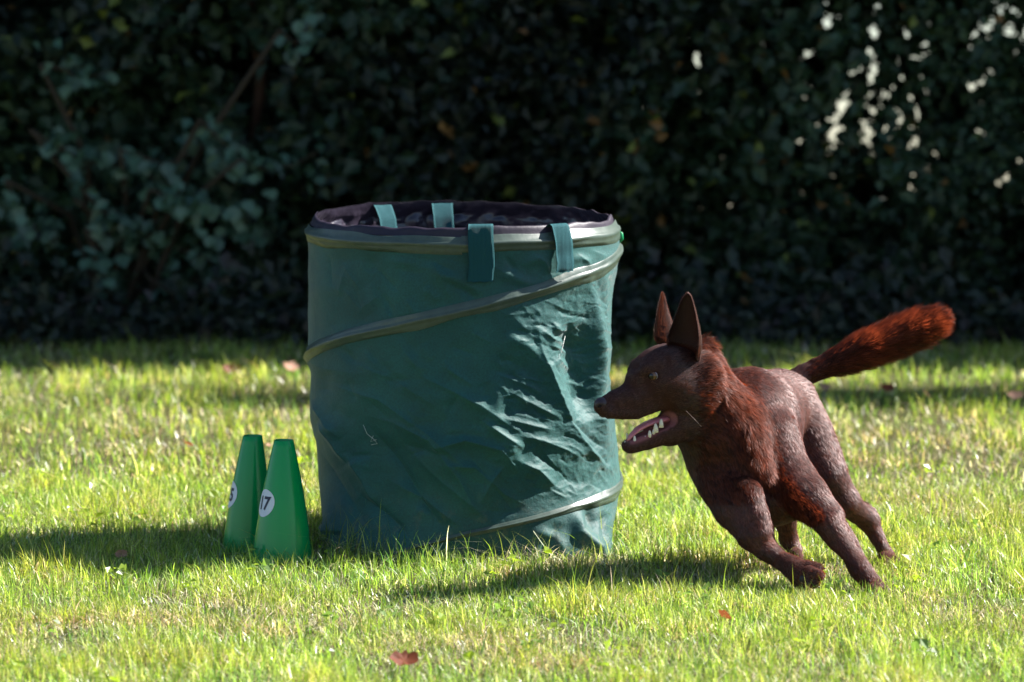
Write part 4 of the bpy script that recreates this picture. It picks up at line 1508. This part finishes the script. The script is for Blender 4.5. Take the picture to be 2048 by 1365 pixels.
def make_ear(rows, dbase, dtip, open_az, wrap, seed, matl=None):
    """rows = [(v, u_left, u_right)] outline; the shell is an open cone whose mouth faces open_az"""
    rows = sorted(rows, key=lambda q: -q[0])
    rows = [(q[0], q[1] - 1.5, q[2] + 1.5) for q in rows]
    vv = np.array([q[0] for q in rows], float); ul = np.array([q[1] for q in rows], float); ur = np.array([q[2] for q in rows], float)
    nt_, na = 26, 25
    t = np.linspace(0, 1, nt_)
    v = vv[0] + (vv[-1] - vv[0]) * t
    o2 = np.argsort(vv)
    l = np.interp(v, vv[o2], ul[o2]); r_ = np.interp(v, vv[o2], ur[o2])
    c = (l + r_) / 2; w = (r_ - l) / 2
    d = dbase + (dtip - dbase) * t
    grid = []
    for i in range(nt_):
        C = P(c[i], v[i], d[i])
        R = w[i] * S
        wr = wrap * (1 - .25 * t[i])
        an = np.linspace(-wr, wr, na)
        dirs_x = np.cos(open_az + math.pi + an); dirs_y = np.sin(open_az + math.pi + an)
        # scale so that the projected width matches the outline
        x = dirs_x * R; 
        sx = (x.max() - x.min()) / 2
        k = R / max(sx, 1e-6)
        xo = x * k; xo -= (xo.max() + xo.min()) / 2
        yo = dirs_y * R * .75
        zo = -.004 * (np.abs(an) / wr) ** 2 * (1 - t[i]) * 0
        zo = -xo / (w[0] * S) * .013 * (1 - t[i]) ** 2
        grid.append(np.stack([C[0] + xo, C[1] + yo + .020 * max(0, 1 - t[i] * 5) ** 2, np.full(na, C[2]) + zo], -1))
    G = np.array(grid)
    th_ = .0016
    ctr = G.mean(1, keepdims=True)
    inn = G + (ctr - G) * (th_ / (np.linalg.norm(ctr - G, axis=2, keepdims=True) + 1e-4))
    V = np.concatenate([G.reshape(-1, 3), inn.reshape(-1, 3)])
    Q = []
    M_ = nt_ * na
    for i in range(nt_ - 1):
        for j in range(na - 1):
            a = i * na + j
            Q.append((a, a + 1, a + na + 1, a + na)); Q.append((M_ + a, M_ + a + na, M_ + a + na + 1, M_ + a + 1))
        for j in (0, na - 1):
            a = i * na + j
            Q.append((a, a + na, M_ + a + na, M_ + a))
    for j in range(na - 1):
        a = (nt_ - 1) * na + j
        Q.append((a, a + 1, M_ + a + 1, M_ + a))
    ear = link("ear", raw_mesh("ear", V, None, Q), matl or M_ear, dog)
    # short hair over the back and along the rims
    r2 = np.random.default_rng(seed)
    n = 5200
    ti = r2.random(n) ** 1.0 * (nt_ - 1.001); aj = r2.random(n) * (na - 1.001)
    rim = r2.random(n) < .35
    aj = np.where(rim, np.where(r2.random(n) < .5, r2.random(n) * 1.2, na - 1.01 - r2.random(n) * 1.2), aj)
    i0 = ti.astype(int); j0 = aj.astype(int); fi = (ti - i0)[:, None]; fj = (aj - j0)[:, None]
    p = (G[i0, j0] * (1 - fi) + G[i0 + 1, j0] * fi) * (1 - fj) + (G[i0, j0 + 1] * (1 - fi) + G[i0 + 1, j0 + 1] * fi) * fj
    up = G[i0 + 1, j0] - G[i0, j0]; up /= np.linalg.norm(up, axis=1)[:, None]
    outw = p - G.mean(1)[i0]; outw /= np.linalg.norm(outw, axis=1)[:, None] + 1e-9
    inward = np.where(r2.random(n) < .3, -1, 1)
    d = up + outw * (.35 * inward)[:, None] + r2.normal(size=(n, 3)) * .2
    d /= np.linalg.norm(d, axis=1)[:, None]
    ln = .0035 + .003 * r2.random(n) + .006 * np.clip(1 - ti / nt_ * 3, 0, 1)
    side = np.cross(d, outw); side /= np.linalg.norm(side, axis=1)[:, None] + 1e-9
    wd = .0006
    V = np.stack([p - side * wd * .5, p + side * wd * .5, p + d * ln[:, None]], 1).reshape(-1, 3)
    i = np.arange(n) * 3
    col = (np.array([[.10, .036, .022]]) * (.6 + .8 * r2.random((n, 1))))
    h = link("ear_fur", raw_mesh("ear_fur", V, np.stack([i, i + 1, i + 2], -1), None, np.repeat(col, 3, 0)), M_fur, ear)
    h['kind'] = 'stuff'
    return ear


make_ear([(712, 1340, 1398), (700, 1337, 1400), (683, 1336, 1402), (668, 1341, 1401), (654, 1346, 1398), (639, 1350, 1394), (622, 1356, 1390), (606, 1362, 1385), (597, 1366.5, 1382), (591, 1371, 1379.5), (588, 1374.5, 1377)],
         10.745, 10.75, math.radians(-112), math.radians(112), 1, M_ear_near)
make_ear([(700, 1313, 1352), (683, 1311, 1352), (665, 1311, 1350), (648, 1313, 1346), (630, 1315, 1339), (615, 1318, 1334), (602, 1321, 1330), (594, 1323, 1328), (588, 1324.5, 1326)],
         10.86, 10.865, math.radians(-178), math.radians(115), 2)

# ---- nose leather with nostrils
def blob(center, radii, axes, seg=20, rings=12, fn_=None):
    V = []
    for i in range(rings + 1):
        ph = math.pi * i / rings
        for j in range(seg):
            a = 2 * math.pi * j / seg
            p = np.array([math.sin(ph) * math.cos(a), math.sin(ph) * math.sin(a), math.cos(ph)])
            q = p * radii
            if fn_ is not None: q = fn_(p, q)
            V.append(center + axes[0] * q[0] + axes[1] * q[1] + axes[2] * q[2])
    Q = []
    for i in range(rings):
        for j in range(seg):
            Q.append((i * seg + j, (i + 1) * seg + j, (i + 1) * seg + (j + 1) % seg, i * seg + (j + 1) % seg))
    return np.array(V), Q


FW = HP(1200, 808) - HP(1260, 790); FW /= np.linalg.norm(FW)
UPV = np.cross(LAT, FW); UPV /= np.linalg.norm(UPV)
if UPV[2] < 0: UPV = -UPV
M_nose = principled("nose_leather", (.030, .017, .022), .45, .4, bump=(500, .6, .001))


def nose_fn(p, q):
    # two comma shaped nostrils pressed in at the sides
    for sgn in (1, -1):
        d = math.sqrt((p[0] - .55) ** 2 * 1.4 + (p[1] - sgn * .68) ** 2 + (p[2] + .12) ** 2)
        q = q * (1 - .42 * math.exp(-(d / .26) ** 2))
    return q * (1 - .10 * max(0, -p[2]))


V_, Q_ = blob(HP(1203, 808), np.array([.0145, .0140, .0125]), (FW, LAT, UPV), 40, 28, nose_fn)
link("nose", raw_mesh("nose", V_, None, Q_), M_nose, dog)
M_nostril = principled("nostril", (.006, .004, .005), .7, .2)
nn = HP(1203, 808) + FW * .0080 + LAT * .0098 - UPV * .0016
V_, Q_ = blob(nn, np.array([.0048, .0022, .0026]), (FW, LAT, UPV), 12, 8)
link("nostril", raw_mesh("nostril", V_, None, Q_), M_nostril, dog)

# ---- eye
m, nt, out = mat("dog_eye")
L = nt.links.new
b = N(nt, 'ShaderNodeBsdfPrincipled', Roughness=0.06)
b.inputs['Specular IOR Level'].default_value = 0.5
a = N(nt, 'ShaderNodeVertexColor', layer_name='tint')
L(a.outputs['Color'], b.inputs['Base Color'])
L(b.outputs[0], out.inputs['Surface'])
look = np.array([-.50, -.86, -.05]); look /= np.linalg.norm(look)
for (C, nm) in ((EYE, "eye"), (HP(1292, 748.5, -.0300), "eye")):
    lk = look if C is EYE else np.array([-.95, .1, 0])
    V_, Q_ = blob(C, np.array([.0100, .0100, .0100]), (FW, LAT, UPV), 40, 30)
    dd = (V_ - C); dd /= np.linalg.norm(dd, axis=1)[:, None]
    ca = dd @ (lk / np.linalg.norm(lk))
    col = np.tile(np.array([.30, .25, .25]), (len(V_), 1))
    col[ca > .22] = (.030, .016, .010)
    col[ca > .42] = (.12, .056, .025)
    col[ca > .80] = (.008, .006, .006)
    link(nm, raw_mesh(nm, V_, None, Q_, col), m, dog)

# ---- tongue and teeth
M_tongue = principled("tongue", (.50, .16, .19), .3, .5, noise=(90, .15), bump=(300, .5, .001))
M_tooth = principled("tooth", (.70, .62, .50), .35, .4)
pts = [HP(1254, 884), HP(1262, 872), HP(1275, 859), HP(1292, 849), HP(1312, 842), HP(1335, 838)]
V_, Q_, T_ = sweep(np.array(pts), [.004, .0085, .0115, .013, .0135, .012], 20)
ctr = np.array(pts)
# flatten across: wide along LAT, thin upwards
nrm_up = np.cross(LAT, (pts[3] - pts[1]) / np.linalg.norm(pts[3] - pts[1]))
rel = V_[:120].reshape(6, 20, 3) - ctr[:, None]
h_ = rel @ nrm_up
rel = rel - h_[..., None] * nrm_up * .62
V_[:120] = (ctr[:, None] + rel).reshape(-1, 3)
link("tongue", raw_mesh("tongue", V_, T_, Q_), M_tongue, dog)


def tooth(u, v, s, h, w, du=0, dv=-1):
    b0 = HP(u, v + 3, s); t0 = HP(u + du, v - h, s)
    md = (b0 * .5 + t0 * .5)
    V_, Q_, T_ = sweep([b0, md, t0 * .85 + md * .15, t0], [w * S * .85, w * S * .72, w * S * .38, w * S * .08], 8)
    link("tooth", raw_mesh("tooth", V_, T_, Q_), M_tooth, dog)


for a in [(1264, 886, .013, 16, 4.4, -1), (1262, 883, -.012, 15, 4, -3), (1254, 889, .004, 6, 2.6, -1), (1257, 890, .008, 6, 2.6, 0), (1253, 888, -.003, 6, 2.6, -2),
          (1276, 881, .015, 5, 3.2, 0), (1283, 876, .016, 6, 3.6, 0), (1291, 870, .018, 11, 5.0, 0), (1299, 864, .018, 8, 4.5, 0), (1303, 860, .019, 15, 6.4, -1), (1313, 850, .020, 14, 6.0, 0),
          (1290, 866, -.014, 9, 5, 0), (1302, 857, -.014, 9, 5, 0)]:
    tooth(*a)

# ---- claws and pads
M_claw = principled("claw", (.035, .028, .030), .35, .5)
M_pad = principled("paw_pad", (.030, .022, .024), .7, .3, bump=(400, .6, .001))
for (a, b_, dx) in [((1638, 1139, 10.65), (1652, 1137, 10.64), 0), ((1640, 1154, 10.625), (1652, 1153, 10.62), 0), ((1630, 1172, 10.63), (1641, 1177, 10.625), 0),
                    ((1764, 1182, 10.70), (1771, 1189, 10.695), 0), ((1772, 1177, 10.72), (1779, 1184, 10.715), 0), ((1793, 1123, 11.03), (1801, 1129, 11.03), 0), ((1783, 1130, 11.02), (1789, 1136, 11.02), 0)]:
    A, B = P(*a), P(*b_)
    V_, Q_, T_ = sweep([A, (A + B) / 2 + np.array([0, 0, .0012]), B], [.0034, .0028, .0006], 8)
    link("claw", raw_mesh("claw", V_, T_, Q_), M_claw, dog)
for (u, v, d, r1_) in [(1607, 1158, 10.64, 11), (1624, 1149, 10.63, 7), (1618, 1166, 10.625, 7)]:
    V_, Q_ = blob(P(u, v, d) + np.array([.002, -.004, 0]), np.array([r1_, r1_ * .8, r1_ * .9]) * S, (np.array([1, 0, 0.]), np.array([0, 1., 0]), np.array([0, 0, 1.])), 14, 10)
    link("paw_pad", raw_mesh("paw_pad", V_, None, Q_), M_pad, dog)
M_wh = principled("whisker", (.18, .12, .10), .6, .3)
for pl in [[(1372, 822, 10.70), (1388, 838, 10.69), (1403, 854, 10.68)]]:
    V_, Q_, T_ = sweep([P(*q) for q in pl], [.00028, .00028, .00015], 4)
    link("whisker", raw_mesh("whisker", V_, T_, Q_), M_wh, dog)

# ------------------------------------------------------------------ grass
def blades(n, xr, yr, seed, segs=2, dens=None, hmul=1.0, wmul=1.0):
    r = np.random.default_rng(seed)
    x = r.uniform(*xr, n); y = r.uniform(*yr, n)
    p2 = np.stack([x, y], -1)
    patch = fbm(p2 * 2.2, 51, 3)               # broad variation of the sward
    tuft = fbm(p2 * 9.0, 55, 2)
    fine = vnoise(p2 * 38.0, 58)
    keep = r.random(n) < np.clip(.45 + 1.1 * (tuft - .35) + .35 * (fine - .5), .2, 1)
    # nothing grows inside the barrel or the cones
    cxb = float((exl.mean() + exr.mean()) / 2)
    keep &= ((x - cxb) / .300) ** 2 + ((y - BY) / .295) ** 2 > 1
    for (cu_, cd_, cr_) in ((496, 11.26, .043), (562, 11.12, .052)):
        keep &= np.hypot(x - P(cu_, 700, cd_)[0], y - cd_) > cr_
    x, y, patch, tuft, fine = x[keep], y[keep], patch[keep], tuft[keep], fine[keep]
    n = len(x)
    h = (.020 + .020 * r.random(n) + .030 * np.clip(tuft - .4, 0, 1)) * (.75 + .5 * patch) * hmul * 1.15
    tall = r.random(n) < (.02 + .05 * (tuft > .62))
    h = np.where(tall, h * r.uniform(1.3, 1.9, n), h)
    # uncut grass hugs the foot of the barrel and the cones
    db = np.sqrt(((x - cxb) / .300) ** 2 + ((y - BY) / .295) ** 2) - 1
    foot = np.exp(-(db / .42) ** 2) * (y < BY)
    h = h * (1 + 2.2 * foot * r.random(n) * (r.random(n) < .42))
    tr_ = np.exp(-(((x - .60) / .22) ** 2 + ((y - 10.85) / .32) ** 2) ** 2)
    h = h * (1 - .38 * tr_)
    dry = r.random(n)
    az = r.uniform(0, 2 * math.pi, n)
    lean = np.abs(r.normal(size=n)) * .62 + .12
    flat = dry < .22 + .25 * (patch < .42)
    lean = np.where(flat, lean + r.uniform(.4, 1.6, n), lean)
    w = (.0012 + .0015 * r.random(n)) * wmul
    wide = r.random(n) < .04
    w = np.where(wide, w * 1.7, w)
    # colours
    G = np.array([[.20, .31, .036], [.30, .38, .065], [.095, .19, .045], [.40, .45, .16]])
    c = G[r.choice(4, n, p=[.35, .32, .2, .13])]
    straw = np.array([[.56, .48, .34], [.74, .68, .56], [.36, .25, .16]])
    cs = straw[r.choice(3, n, p=[.5, .35, .15])]
    isdry = dry < (.16 + .30 * smooth01(.52 - patch, 0, .2) + .06)
    c = np.where(isdry[:, None], cs, c) * (.42 + 1.25 * r.random((n, 1)) ** 1.4)
    c = c * (1 + .7 * (patch - .5))[:, None]
    c[:, 0] *= 1 + .5 * (tuft - .5)
    h = np.where(isdry, h * .8, h)
    d = np.stack([np.cos(az), np.sin(az), np.zeros(n)], -1)
    sa = az + math.pi / 2 + r.normal(size=n) * .5
    sd_ = np.stack([np.cos(sa), np.sin(sa), np.zeros(n)], -1)
    base = np.stack([x, y, np.full(n, -.004)], -1)
    rows = []
    for k in range(segs + 1):
        t = k / segs
        curve = lean * t * t
        cen = base + d * (h * curve * .9)[:, None]
        cen[:, 2] += h * (t - .28 * np.minimum(lean, 1.6) * t * t)
        ww = w * (1 - t ** 1.6) if k < segs else w * 0
        if k < segs:
            rows.append(cen - sd_ * ww[:, None] * .5); rows.append(cen + sd_ * ww[:, None] * .5)
        else:
            rows.append(cen)
    V = np.stack(rows, 1)
    m_ = V.shape[1]
    i = np.arange(n) * m_
    Q = [np.stack([i + 2 * k, i + 2 * k + 1, i + 2 * k + 3, i + 2 * k + 2], -1) for k in range(segs - 1)]
    T = np.stack([i + 2 * (segs - 1), i + 2 * (segs - 1) + 1, i + 2 * segs], -1)
    shade = np.linspace(.8, 1.08, m_)
    C = (c[:, None] * np.ones((1, m_, 1))).reshape(-1, 3)
    return V.reshape(-1, 3), np.concatenate(Q) if Q else None, T, C


ac = Acc()
v1, q1, t1_, c1 = blades(250000, (-1.45, 1.45), (9.45, 12.2), 900, segs=3)
ac.add(v1, q1, t1_, c1)
v1, q1, t1_, c1 = blades(75000, (-2.0, 2.0), (12.2, 15.1), 901, segs=2, wmul=1.5)
ac.add(v1, q1, t1_, c1)
for xr in ((-3.2, -1.45), (1.45, 3.2)):
    v1, q1, t1_, c1 = blades(42000, xr, (8.8, 12.2), 902, segs=2, wmul=1.3)
    ac.add(v1, q1, t1_, c1)
for xr in ((-4.5, -2.0), (2.0, 4.5)):
    v1, q1, t1_, c1 = blades(22000, xr, (12.2, 15.1), 903, segs=2, wmul=2.0)
    ac.add(v1, q1, t1_, c1)
v1, q1, t1_, c1 = blades(16000, (-1.6, 1.6), (8.7, 9.45), 904, segs=2, wmul=1.3)
ac.add(v1, q1, t1_, c1)
v1, q1, t1_, c1 = blades(26000, (-4.5, 4.5), (15.1, 17.5), 905, segs=2, wmul=2)
ac.add(v1, q1, t1_, c1)
o = link("grass", ac.mesh("grass", smooth=False), M_grass)
tag(o, "short uneven sunlit lawn grass with dry straw blades", "grass", kind='stuff')

# broad leaved weeds and clover in the sward
r = np.random.default_rng(17)
pos, siz, col = [], [], []
for _ in range(150):
    cx_, cy_ = r.uniform(-1.6, 1.6), r.uniform(9.5, 12.4)
    if (cx_ + .1) ** 2 + (cy_ - BY) ** 2 < .11: continue
    k = r.integers(3, 9)
    c = np.array([.24, .34, .03]) if r.random() < .6 else np.array([.13, .22, .05])
    for _k in range(k):
        pos.append((cx_ + r.normal() * .016, cy_ + r.normal() * .016, .014 + .022 * r.random()))
        siz.append(r.uniform(.010, .024)); col.append(c * r.uniform(.8, 1.2))
V, T, C = leaf_cards(np.array(pos), np.array(siz), np.array(col), nrm_bias=(0, -.2, 1.2), seed=4, aspect=.8)
o = link("clover", raw_mesh("clover", V, T, None, C, smooth=False), M_grass)
tag(o, "small bright clover and plantain leaves scattered in the grass", "clover", kind='stuff')

# ------------------------------------------------------------------ fallen leaves
M_dead = principled("dead_leaf", (.14, .030, .010), .7, .3, noise=(70, .35), trans=.3, trans_col=(.30, .09, .03))
M_dead2 = principled("dead_leaf_pale", (.33, .18, .12), .7, .3, noise=(70, .3), trans=.3)


def dead_leaf(u, v, size, label, mt, seed, az=0, tilt=.5, lift=.028):
    r = np.random.default_rng(seed)
    d = ground_d(v)
    c = P(u, v, d); c[2] = 0
    c = c + np.array([0, 0, lift])
    size *= .8
    lift *= .75
    n = 22
    an = np.linspace(0, 2 * math.pi, n, endpoint=False)
    rad = size * (.36 + .12 * np.cos(2 * an) + .07 * np.abs(np.sin(3.5 * an)) + .03 * r.normal(size=n))
    V = [np.array([0, 0, 0.0])]
    for k in (.5, 1):
        for j in range(n):
            x, y = rad[j] * k * math.cos(an[j]), rad[j] * k * math.sin(an[j])
            V.append(np.array([x, y, size * (.9 * (y / size) ** 2 + .5 * (x / size) ** 2 * k + .04 * r.normal() * k)]))
    V = np.array(V)
    R = Euler((tilt, 0, az)).to_matrix()
    V = V @ np.array(R).T + c
    T, Q = [], []
    for j in range(n):
        T.append((0, 1 + j, 1 + (j + 1) % n))
        Q.append((1 + j, 1 + n + j, 1 + n + (j + 1) % n, 1 + (j + 1) % n))
    me = raw_mesh("fallen_leaf", V, T, Q)
    o = link("fallen_leaf", me, mt)
    tag(o, label, "leaf", "dead leaves fallen on the lawn")
    return o


dead_leaf(808, 1352, .062, "rust red dead leaf in the grass at the bottom edge below the barrel", M_dead, 1, .3, .7)
dead_leaf(463, 762, .055, "brown leaf on the sunlit lawn's far edge, left of the barrel", M_dead, 2, .2, .8)
dead_leaf(580, 757, .055, "pinkish brown leaf on the far lawn, close beside the barrel's left edge", M_dead2, 3, .9, .8)
dead_leaf(376, 914, .046, "reddish curled leaf on the grass behind and left of the cones", M_dead, 4, 1.9, .5)
dead_leaf(537, 916, .022, "small pale brown leaf seen between the tops of the two cones", M_dead2, 5, 1.0, .6)
dead_leaf(1446, 1262, .045, "dark brown crumpled leaf on the grass in front of the dog", M_dead, 6, 2.2, .9)
dead_leaf(1773, 800, .050, "red brown leaf on the far lawn under the dog's tail", M_dead, 7, .7, .8)
dead_leaf(1648, 798, .045, "dull brown leaf on the far lawn just behind the dog's rump", M_dead2, 8, .7, .8)
dead_leaf(243, 1136, .030, "pale upright leaf in the shadow band left of the cones", M_dead2, 9, .2, 1.3)
dead_leaf(1852, 812, .045, "pale brown leaf on the far lawn right of the dog's tail shadow", M_dead2, 10, 1.7, .8)
dead_leaf(2030, 815, .05, "pinkish leaf on the far lawn at the right edge", M_dead2, 11, .4, .8)
